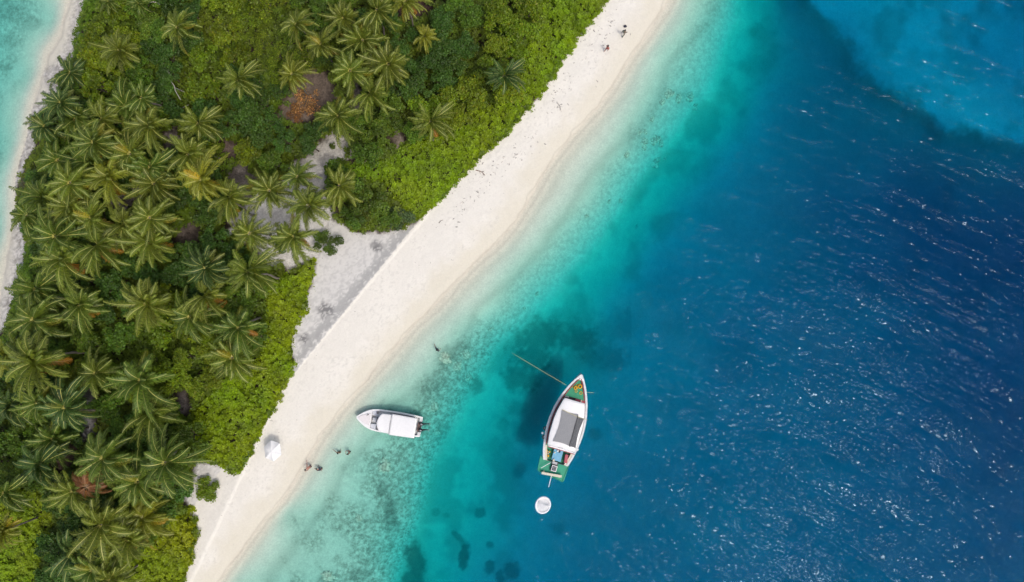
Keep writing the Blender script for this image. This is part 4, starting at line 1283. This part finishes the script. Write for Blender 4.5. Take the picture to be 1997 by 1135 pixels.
    b = MB(); b.tube([(A(-4.5), A(9), 1.0), (A(-20), A(24), 1.0)], .04, 6); b.build("boat_hook", M_WHITE, root)
    # fenders hung outside
    for (a, c) in ((45, 40.0), (33, -35)):
        b = MB(); b.ball((A(a), A(c), .55), (.17, .17, .22)); b.build("fender", M_WHITE, root, smooth=True)
    for (a, c) in ((56, 37.2), (39, 35.2)):
        b = MB(); b.torus((A(a), A(c), .85), .2, .09, 16, 8); b.build("tyre_fender", M_BLACK, root, smooth=True)
    return root
wooden_boat()

# ------------------------------------------------------------------ the white speedboat
def speedboat():
    k = S * .985
    base = at(821, 833.6, 1.0)
    rz = math.atan2(.156, -.988)
    root = thing("speedboat", (base.x, base.y, 0), "white speedboat with a white canopy and two black outboard engines", "boat", None, rz)
    A = lambda a: a * k
    tab = [(A(a), w * k) for a, w in [(0, 19.2), (15, 20.6), (35, 21.6), (60, 22), (85, 21.4), (98, 19.6), (108, 15.8), (116, 11), (122, 6.4), (126, 3), (128.6, .3)]]
    zg = lambda a: .75 + .35 * max(0, a / A(128) - .35) ** 1.5
    zk = lambda a: -.4 + .35 * max(0, a / A(128) - .7) * 3
    st = [(A(128.6) * i / 44, interp(tab, A(128.6) * i / 44)) for i in range(45)]
    b = MB(); b.loft(hull_loft(st, zg, zk)); b.build("hull", M_WHITE, root, smooth=True)
    b = MB(); strip(tab, 0, A(128), 40, -.04, 2.4 * k, lambda a: zg(a) + .04, 0, b, .12); b.build("gunwale", M_WHITE, root)
    b = MB(); b.prism(plan(tab, .02, A(103), 24, 2.2 * k), .28, .35); b.build("deck_floor", M_OFFWHITE, root)
    zb = zg(A(112)) + .03
    b = MB(); b.prism(plan(tab, A(99), A(127.6), 14, 1.8 * k), zb - .10, zb); b.build("foredeck", M_WHITE, root)
    b = MB(); b.prism([(p[0] * .992 + .02, p[1] * .72) for p in plan(tab, A(102), A(124), 12, 1.5 * k)], zb + .003, zb + .09); b.build("bow_pad", paint("pale_pad", (.74, .70, .69), .7, .06, 4), root, bevel=.03)
    b = MB(); b.box((A(106.5), A(-8.5) * -1 * -1, zb + .03), (A(5), A(4.2), .06)); b.build("anchor_hatch", M_GREY, root, bevel=.02)
    b = MB(); b.box((A(106.0), A(-8.9), zb + .075), (A(2.2), A(2.4), .05)); b.box((A(108), A(-7.2), zb + .07), (A(1.2), A(2.2), .05)); b.build("cleat", M_DARK, root)
    # bow seats, console and windscreen
    b = MB()
    b.prism([(A(88), A(-19)), (A(99), A(-17)), (A(99), A(-9)), (A(88), A(-8))], .35, .78)
    b.prism([(A(88), A(8)), (A(99), A(9)), (A(99), A(17)), (A(88), A(19))], .35, .78)
    b.build("bow_seat", paint("cool_grey_vinyl", (.60, .62, .66), .5, .08, 5), root, bevel=.04)
    b = MB(); b.box((A(92), 0, .62), (A(10), A(9), .5), taper=.85); b.build("console", M_OFFWHITE, root, bevel=.05)
    b = MB(); b.box((A(87), A(-2.5), 1.05), (A(2.2), A(8.5), .35)); b.box((A(88.5), A(-14.8), .95), (A(2.4), A(5), .3), rz=.5); b.box((A(85.5), A(14.5), .9), (A(2.0), A(3.4), .3), rz=-.2)
    b.build("windscreen", paint("smoked_screen", (.14, .14, .15), .3, .2, 6), root)
    # hard top in two sheets
    z = 1.95
    def sheet(a0, a1, w0, w1, front, seedz):
        secs = []
        for i in range(15):
            t = i / 14; row = []
            for s_ in np.linspace(-1, 1, 15):
                wd = w0 + (w1 - w0) * t
                a = a0 + (a1 - a0) * t - (front * (s_ ** 2) * max(0, t - .4) / .6)
                row.append((A(a), A(wd) * s_, z + seedz + .10 * (1 - s_ ** 2) + .012 * math.sin(3 * math.pi * t + s_)))
            secs.append(row)
        b = MB(); b.loft(secs, cap=False); return b
    for (args, nm) in (((8.5, 58.2, 19.6, 20.6, 0, 0.0), "canopy"), ((58.0, 84.5, 18.7, 17.8, 7.5, -.05), "canopy")):
        o = sheet(*args).build(nm, M_CANVAS, root, smooth=True)
        m_ = o.modifiers.new("thickness", 'SOLIDIFY'); m_.thickness = .05
    b = MB(); b.tube([(A(58), A(-18.6), z + .06), (A(58.3), 0, z + .16), (A(58), A(18.6), z + .06)], .03, 6); b.build("canopy_seam", M_GREY, root)
    b = MB(); b.box((A(58.4), A(-1), z + .16), (A(1.3), A(1.3), .08)); b.build("navigation_light", M_METAL, root)
    b = MB()
    for a in (12, 36, 58, 78):
        for sg in (-1, 1): b.tube([(A(a), sg * A(16.8), .6), (A(a), sg * A(16.6), z - .02)], .025, 6)
    b.build("canopy_post", M_METAL, root)
    # passenger benches seen at the open stern
    b = MB(); b.box((A(40), A(12), .6), (A(50), A(8), .45)); b.box((A(40), A(-12), .6), (A(50), A(8), .45)); b.build("bench", M_GREY, root, bevel=.05)
    b = MB(); b.box((A(5.5), A(1), .5), (A(5), A(17), .3)); b.build("stern_well", paint("brown_well", (.16, .10, .085), .7, .2, 5), root)
    for sg in (-1, 1):
        b = MB(); b.box((A(2.6), sg * A(14.5), .72), (A(6), A(8), .12)); b.build("swim_step", M_OFFWHITE, root, bevel=.03)
    for c in (-5.4, 6.6):
        c = -c
        b = MB()
        b.loft([[(A(a) , A(c) + A(w) * math.cos(t), .9 + hh * math.sin(t)) for t in np.linspace(0, 2 * math.pi, 13)] for a, w, hh in ((4.4, .6, .06), (3.8, 2.4, .2), (1, 3.0, .3), (-2.5, 2.6, .27), (-4.2, 1.6, .16), (-4.8, .4, .05))], cap=True)
        en = b.build("outboard_engine", M_BLACK, root, smooth=True)
        b = MB(); b.box((A(-.2), A(c), 1.19), (A(3.8), A(2.2), .03)); b.build("cowling_panel", M_METAL, en, bevel=.01)
        b = MB(); b.tube([(A(-4), A(c), .62), (A(-9), A(c) - .02, .42), (A(-14.5), A(c) - .03, .22)], [.12, .08, .05], 8)
        b.box((A(-12.5), A(c), .25), (A(3.2), A(1.2), .12)); b.build("engine_leg", M_BLACK, en)
        b = MB()
        for q in range(3):
            a = q * 2.094
            b.box((A(-15), A(c) + .11 * math.cos(a), .2 + .11 * math.sin(a)), (.05, .12, .12))
        b.build("propeller", M_METAL, en)
    return root
speedboat()

# ------------------------------------------------------------------ round raft
def raft():
    p = at(1059, 986, .4)
    root = thing("round_raft", (p.x, p.y, 0), "round white raft with a folded canvas floating behind the green decked boat", "raft", None, -.35)
    R = 14.6 * S
    b = MB(); b.torus((0, 0, .16), R, .14, 40, 10, sx=.93, sy=1.06); b.build("rim_tube", M_WHITE, root, smooth=True)
    vs = []; fs = []; n, m = 12, 40
    for i in range(n + 1):
        for j in range(m):
            r_ = R * 1.0 * i / n; a = 2 * math.pi * j / m
            x, y = r_ * math.cos(a) * .93, r_ * math.sin(a) * 1.06
            q = y - .12 * R + .12 * x - .35 * x * x / R
            z = .17 + .34 * math.exp(-(q / .16) ** 2 if q > 0 else -(q / .55) ** 2) * (1 - (i / n) ** 4) - .08 * (1 - (i / n) ** 2)
            vs.append((x, y, z))
    for i in range(n):
        for j in range(m):
            fs.append((i * m + j, i * m + (j + 1) % m, (i + 1) * m + (j + 1) % m, (i + 1) * m + j))
    b = MB(); b.add(vs, fs); b.build("canvas", paint("raft_canvas", (.66, .67, .67), .7, .10, 5, bump=.2), root, smooth=True)
raft()

# ------------------------------------------------------------------ beach umbrella
def umbrella():
    g = ground_z(540, 872)
    zc = g + 1.65
    hexp = [(527.9, 858.9), (545.5, 864.7), (548.8, 886.7), (533.4, 900.0), (517.5, 893.3), (514.7, 871.3)]
    cen = at(531.3, 879.1, zc)
    root = thing("beach_umbrella", (cen.x, cen.y, g), "white six sided beach umbrella standing on the sand near the hedge", "umbrella")
    E = [at(x, y, zc) - Vector((cen.x, cen.y, g)) for x, y in hexp]
    ap = Vector((.0, .0, 2.0))
    b = MB()
    vs = []; fs = []; n = 6
    for k in range(6):
        e0, e1 = E[k], E[(k + 1) % 6]
        o = len(vs)
        for i in range(n + 1):
            t = i / n
            for j in range(n + 1):
                s_ = j / n
                p = ap.lerp(e0.lerp(e1, s_), t)
                p = p + Vector((0, 0, .10 * math.sin(math.pi * t) - .08 * math.sin(math.pi * s_) * t))
                vs.append(p)
        for i in range(n):
            for j in range(n):
                q = o + i * (n + 1) + j
                fs.append((q, q + 1, q + n + 2, q + n + 1))
    b.add(vs, fs)
    b.build("canopy", M_CANVAS, root)
    b = MB(); b.tube([(0, 0, -.3), (0, 0, 2.05)], .03, 10); b.build("pole", M_METAL, root, smooth=True)
    for k in range(6):
        b = MB(); b.tube([ap - Vector((0, 0, .06)), ap.lerp(E[k], .5) + Vector((0, 0, .05)), E[k] - Vector((0, 0, .03))], .012, 6); b.build("rib", M_METAL, root)
    b = MB(); b.ball((0, 0, 2.06), (.05, .05, .06)); b.build("finial", M_WHITE, root, smooth=True)
umbrella()

# ------------------------------------------------------------------ ropes
def rope(name, pts, r, label):
    root = pts[0]
    b = MB(); b.tube([p - root for p in pts], r, 6)
    o = b.build(name, M_ROPE, None, smooth=True); o.location = root
    return tag(o, label, "rope", "mooring ropes")
p0, p1 = at(1104, 751, 1.35), at(998, 688, -.35)
rope("mooring_rope", [p0 + (p1 - p0) * t + Vector((0, 0, -.7 * math.sin(math.pi * t) + (.75 * math.sin(math.pi * t)))) for t in np.linspace(0, 1, 14)], .024, "long pale mooring rope from the boat's bow towards the dark reef patch")
p0, p1 = at(1143, 765, 1.3), at(1158, 766, .05)
rope("mooring_rope", [p0 + (p1 - p0) * t - Vector((0, 0, .15 * math.sin(math.pi * t))) for t in np.linspace(0, 1, 8)], .025, "short rope hanging off the right side of the boat's bow")

# ------------------------------------------------------------------ people
SKIN = paint("tanned_skin", (.30, .17, .11), .55, .1, 8)
SKIN2 = paint("sunburnt_skin", (.38, .18, .13), .55, .1, 8)
HAIR = paint("dark_hair", (.02, .016, .013), .5, .2, 9)
def person(loc, rz, label, pose, top=None, bottom=None, skin=SKIN, group=None, sink=0.0, hair=HAIR, hat=None):
    """a skinned figure; joints in metres, x forward, y to the left; pose overrides joints"""
    J = dict(pelvis=(0, 0, .93), belly=(0, 0, 1.08), chest=(0, 0, 1.30), neck=(0, 0, 1.47), chin=(.02, 0, 1.54), head=(.02, 0, 1.64), crownp=(.01, 0, 1.73),
             hipl=(0, .09, .90), kneel=(.02, .10, .49), anklel=(0, .10, .08), toel=(.15, .11, .03), hipr=(0, -.09, .90), kneer=(.02, -.10, .49), ankler=(0, -.10, .08), toer=(.15, -.11, .03),
             shl=(0, .17, 1.40), ell=(-.02, .22, 1.12), wrl=(.06, .22, .88), hal=(.08, .21, .79), shr=(0, -.17, 1.40), elr=(-.02, -.22, 1.12), wrr=(.06, -.22, .88), har=(.08, -.21, .79))
    J.update(pose)
    RR = dict(pelvis=.135, belly=.125, chest=.145, neck=.06, chin=.075, head=.098, crownp=.06, hipl=.095, kneel=.06, anklel=.042, toel=.035, hipr=.095, kneer=.06, ankler=.042, toer=.035,
              shl=.065, ell=.045, wrl=.03, hal=.038, shr=.065, elr=.045, wrr=.03, har=.038)
    E = [("pelvis", "belly"), ("belly", "chest"), ("chest", "neck"), ("neck", "chin"), ("chin", "head"), ("head", "crownp"), ("pelvis", "hipl"), ("hipl", "kneel"), ("kneel", "anklel"), ("anklel", "toel"),
         ("pelvis", "hipr"), ("hipr", "kneer"), ("kneer", "ankler"), ("ankler", "toer"), ("chest", "shl"), ("shl", "ell"), ("ell", "wrl"), ("wrl", "hal"), ("chest", "shr"), ("shr", "elr"), ("elr", "wrr"), ("wrr", "har")]
    names = list(J)
    vs = [Vector(J[n]) for n in names]; rad = [RR[n] for n in names]; es = [(names.index(a), names.index(b)) for a, b in E]
    # five fingers on each hand
    for side, sgn in (("l", 1), ("r", -1)):
        w_, h_ = Vector(J["wr" + side]), Vector(J["ha" + side])
        d = (h_ - w_).normalized(); sd = d.cross(Vector((0, 0, 1)))
        sd = sd.normalized() if sd.length > .2 else Vector((1, 0, 0))
        hi = names.index("ha" + side)
        for q, (o_, ln) in enumerate(((-.03, .075), (-.01, .09), (.01, .085), (.03, .065), (.05, .05))):
            b0 = h_ + sd * o_ + d * (.01 if q < 4 else -.04)
            vs += [b0 + d * ln * .5, b0 + d * ln + sd * (.01 if q == 4 else 0)]; rad += [.011, .008]
            es += [(hi, len(vs) - 2), (len(vs) - 2, len(vs) - 1)]
    def skinned(name, vs, es, rad, mat, parent, sub=1):
        bm = bmesh.new(); sk = bm.verts.layers.skin.verify()
        bv = []
        for i, (v, r) in enumerate(zip(vs, rad)):
            w = bm.verts.new(v); w[sk].radius = (r, r); w[sk].use_root = (i == 0); bv.append(w)
        for i, j in es: bm.edges.new((bv[i], bv[j]))
        me = bpy.data.meshes.new(name); bm.to_mesh(me); bm.free()
        o = link(name, me, parent)
        o.modifiers.new("skin", 'SKIN')
        s_ = o.modifiers.new("smooth", 'SUBSURF'); s_.levels = s_.render_levels = sub
        o.modifiers["skin"].use_smooth_shade = True
        me.materials.append(mat)
        return o
    root = thing("person", loc, label, "person", group, rz)
    root.location.z -= sink
    skinned("body", vs, es, rad, skin, root, 2)
    hd = Vector(J["head"]); up = (Vector(J["crownp"]) - Vector(J["chin"])).normalized()
    b = MB(); c = hd + up * .045 - Vector((.02, 0, 0)); b.ball(c, (.115, .108, .105), 14, 10); b.build("hair", hair, root, smooth=True)
    fw = Vector((1, 0, 0))
    b = MB(); b.ball(hd + fw * .10 - up * .01, (.022, .015, .02), 8, 6); b.build("nose", skin, root, smooth=True)
    b = MB()
    for sg in (-1, 1): b.ball(hd + fw * .088 + Vector((0, .034 * sg, .012)), (.014, .016, .010), 8, 6)
    b.build("eye", HAIR, root, smooth=True)
    if top:
        sel = ["belly", "chest", "shl", "ell", "shr", "elr"]
        v2 = [Vector(J["pelvis"]) + Vector((0, 0, .04))] + [Vector(J[n]) for n in sel]
        skinned("shirt", v2, [(0, 1), (1, 2), (2, 3), (3, 4), (2, 5), (5, 6)], [.145, .142, .162, .085, .06, .085, .06], top, root, 2)
    if bottom:
        mat, full = bottom
        v3 = [Vector(J["pelvis"]) + Vector((0, 0, .05)), Vector(J["pelvis"])]; r3 = [.14, .148]; e3 = [(0, 1)]
        for sd_ in ("l", "r"):
            o = len(v3)
            v3 += [Vector(J["hip" + sd_]), Vector(J["knee" + sd_])]; r3 += [.115, .08]; e3 += [(1, o), (o, o + 1)]
            if full:
                v3 += [Vector(J["ankle" + sd_])]; r3 += [.062]; e3 += [(o + 1, o + 2)]
        skinned("trousers" if full else "shorts", v3, e3, r3, mat, root, 2)
    return root
walkA = dict(kneel=(.20, .10, .50), anklel=(.30, .10, .10), toel=(.44, .11, .06), kneer=(-.05, -.10, .48), ankler=(-.32, -.10, .14), toer=(-.22, -.11, .05), ell=(-.16, .24, 1.15), wrl=(-.18, .25, .90), hal=(-.18, .25, .82), elr=(.10, -.24, 1.14), wrr=(.26, -.24, .95), har=(.32, -.24, .88))
walkB = dict(kneer=(.20, -.10, .50), ankler=(.30, -.10, .10), toer=(.44, -.11, .06), kneel=(-.05, .10, .48), anklel=(-.32, .10, .14), toel=(-.22, .11, .05), elr=(-.16, -.24, 1.15), wrr=(-.18, -.25, .90), har=(-.18, -.25, .82), ell=(.10, .24, 1.14), wrl=(.26, .24, .95), hal=(.32, .24, .88))
M_OLIVE = paint("grey_olive_cloth", (.16, .165, .125), .9, .15, 8)
M_PINK = paint("red_pink_cloth", (.45, .13, .10), .9, .15, 8)
M_NAVY = paint("dark_swimwear", (.03, .03, .05), .8, .1, 8)
GP = "people on the beach and in the water"
z_ = ground_z(1215, 70)
person(at(1215.0, 69, z_), RAD(50), "person in olive grey shirt and trousers walking on the upper beach", walkA, M_OLIVE, (M_OLIVE, True), group=GP)
z_ = ground_z(1183, 99)
person(at(1182.5, 99, z_), RAD(45), "person in pinkish red clothes walking behind the olive clad walker", walkB, M_PINK, (M_PINK, False), SKIN2, group=GP)
M_SHOE = M_NAVY
# bag / cap left on the sand ahead of the first walker
zz = ground_z(1219, 53)
bt = thing("beach_bag", at(1219, 52, zz), "small dark bag lying on the sand ahead of the walkers", "bag")
b = MB(); b.ball((0, 0, .12), (.22, .16, .14), 12, 8); b.build("pouch", M_NAVY, bt, smooth=True)
b = MB(); b.torus((0, .05, .22), .12, .015, 16, 6); b.build("handle", M_DARK, bt, smooth=True)
bend = dict(belly=(.08, 0, 1.05), chest=(.26, 0, 1.22), neck=(.38, 0, 1.32), chin=(.44, 0, 1.36), head=(.50, 0, 1.42), crownp=(.54, 0, 1.50), shl=(.26, .17, 1.26), shr=(.26, -.17, 1.26),
            ell=(.45, .22, 1.10), wrl=(.66, .20, 1.05), hal=(.75, .19, 1.04), elr=(.36, -.24, 1.0), wrr=(.5, -.22, .82), har=(.55, -.21, .75))
reach = dict(shl=(.02, .18, 1.40), ell=(.12, .42, 1.34), wrl=(.22, .64, 1.30), hal=(.26, .73, 1.29), elr=(.06, -.26, 1.14), wrr=(.25, -.2, 1.0), har=(.32, -.18, .98))
def wade(px, py, rz, label, pose, sink, **kw):
    person(at(px, py, 0), rz, label, pose, sink=sink, group=GP, **kw)
wade(607, 908, RAD(210), "person with sunburnt shoulders bending at the waterline, arm stretched to the right", dict(bend, shr=(.2, -.18, 1.28), elr=(.06, -.48, 1.2), wrr=(-.06, -.74, 1.08), har=(-.08, -.84, 1.05)), .35, bottom=(M_NAVY, False), skin=SKIN2)
wade(627, 915, RAD(155), "person in dark swimwear wading right of the bending bather", bend, .75, bottom=(M_NAVY, False), top=M_NAVY, skin=SKIN2)
wade(661, 882, RAD(80), "dark haired swimmer left of the pair away from the beach", reach, 1.05, bottom=(M_NAVY, False))
wade(681, 883, RAD(140), "swimmer with pale arms folded, right of the dark haired one", dict(ell=(.2, .28, 1.3), wrl=(.38, .1, 1.34), hal=(.42, .02, 1.34), elr=(.2, -.28, 1.3), wrr=(.38, -.1, 1.34), har=(.42, -.02, 1.34)), .98, bottom=(M_NAVY, False))
wade(853, 682, RAD(45), "lone swimmer in dark top far up the shallows from the speedboat", reach, 1.0, top=M_NAVY, bottom=(M_NAVY, False))
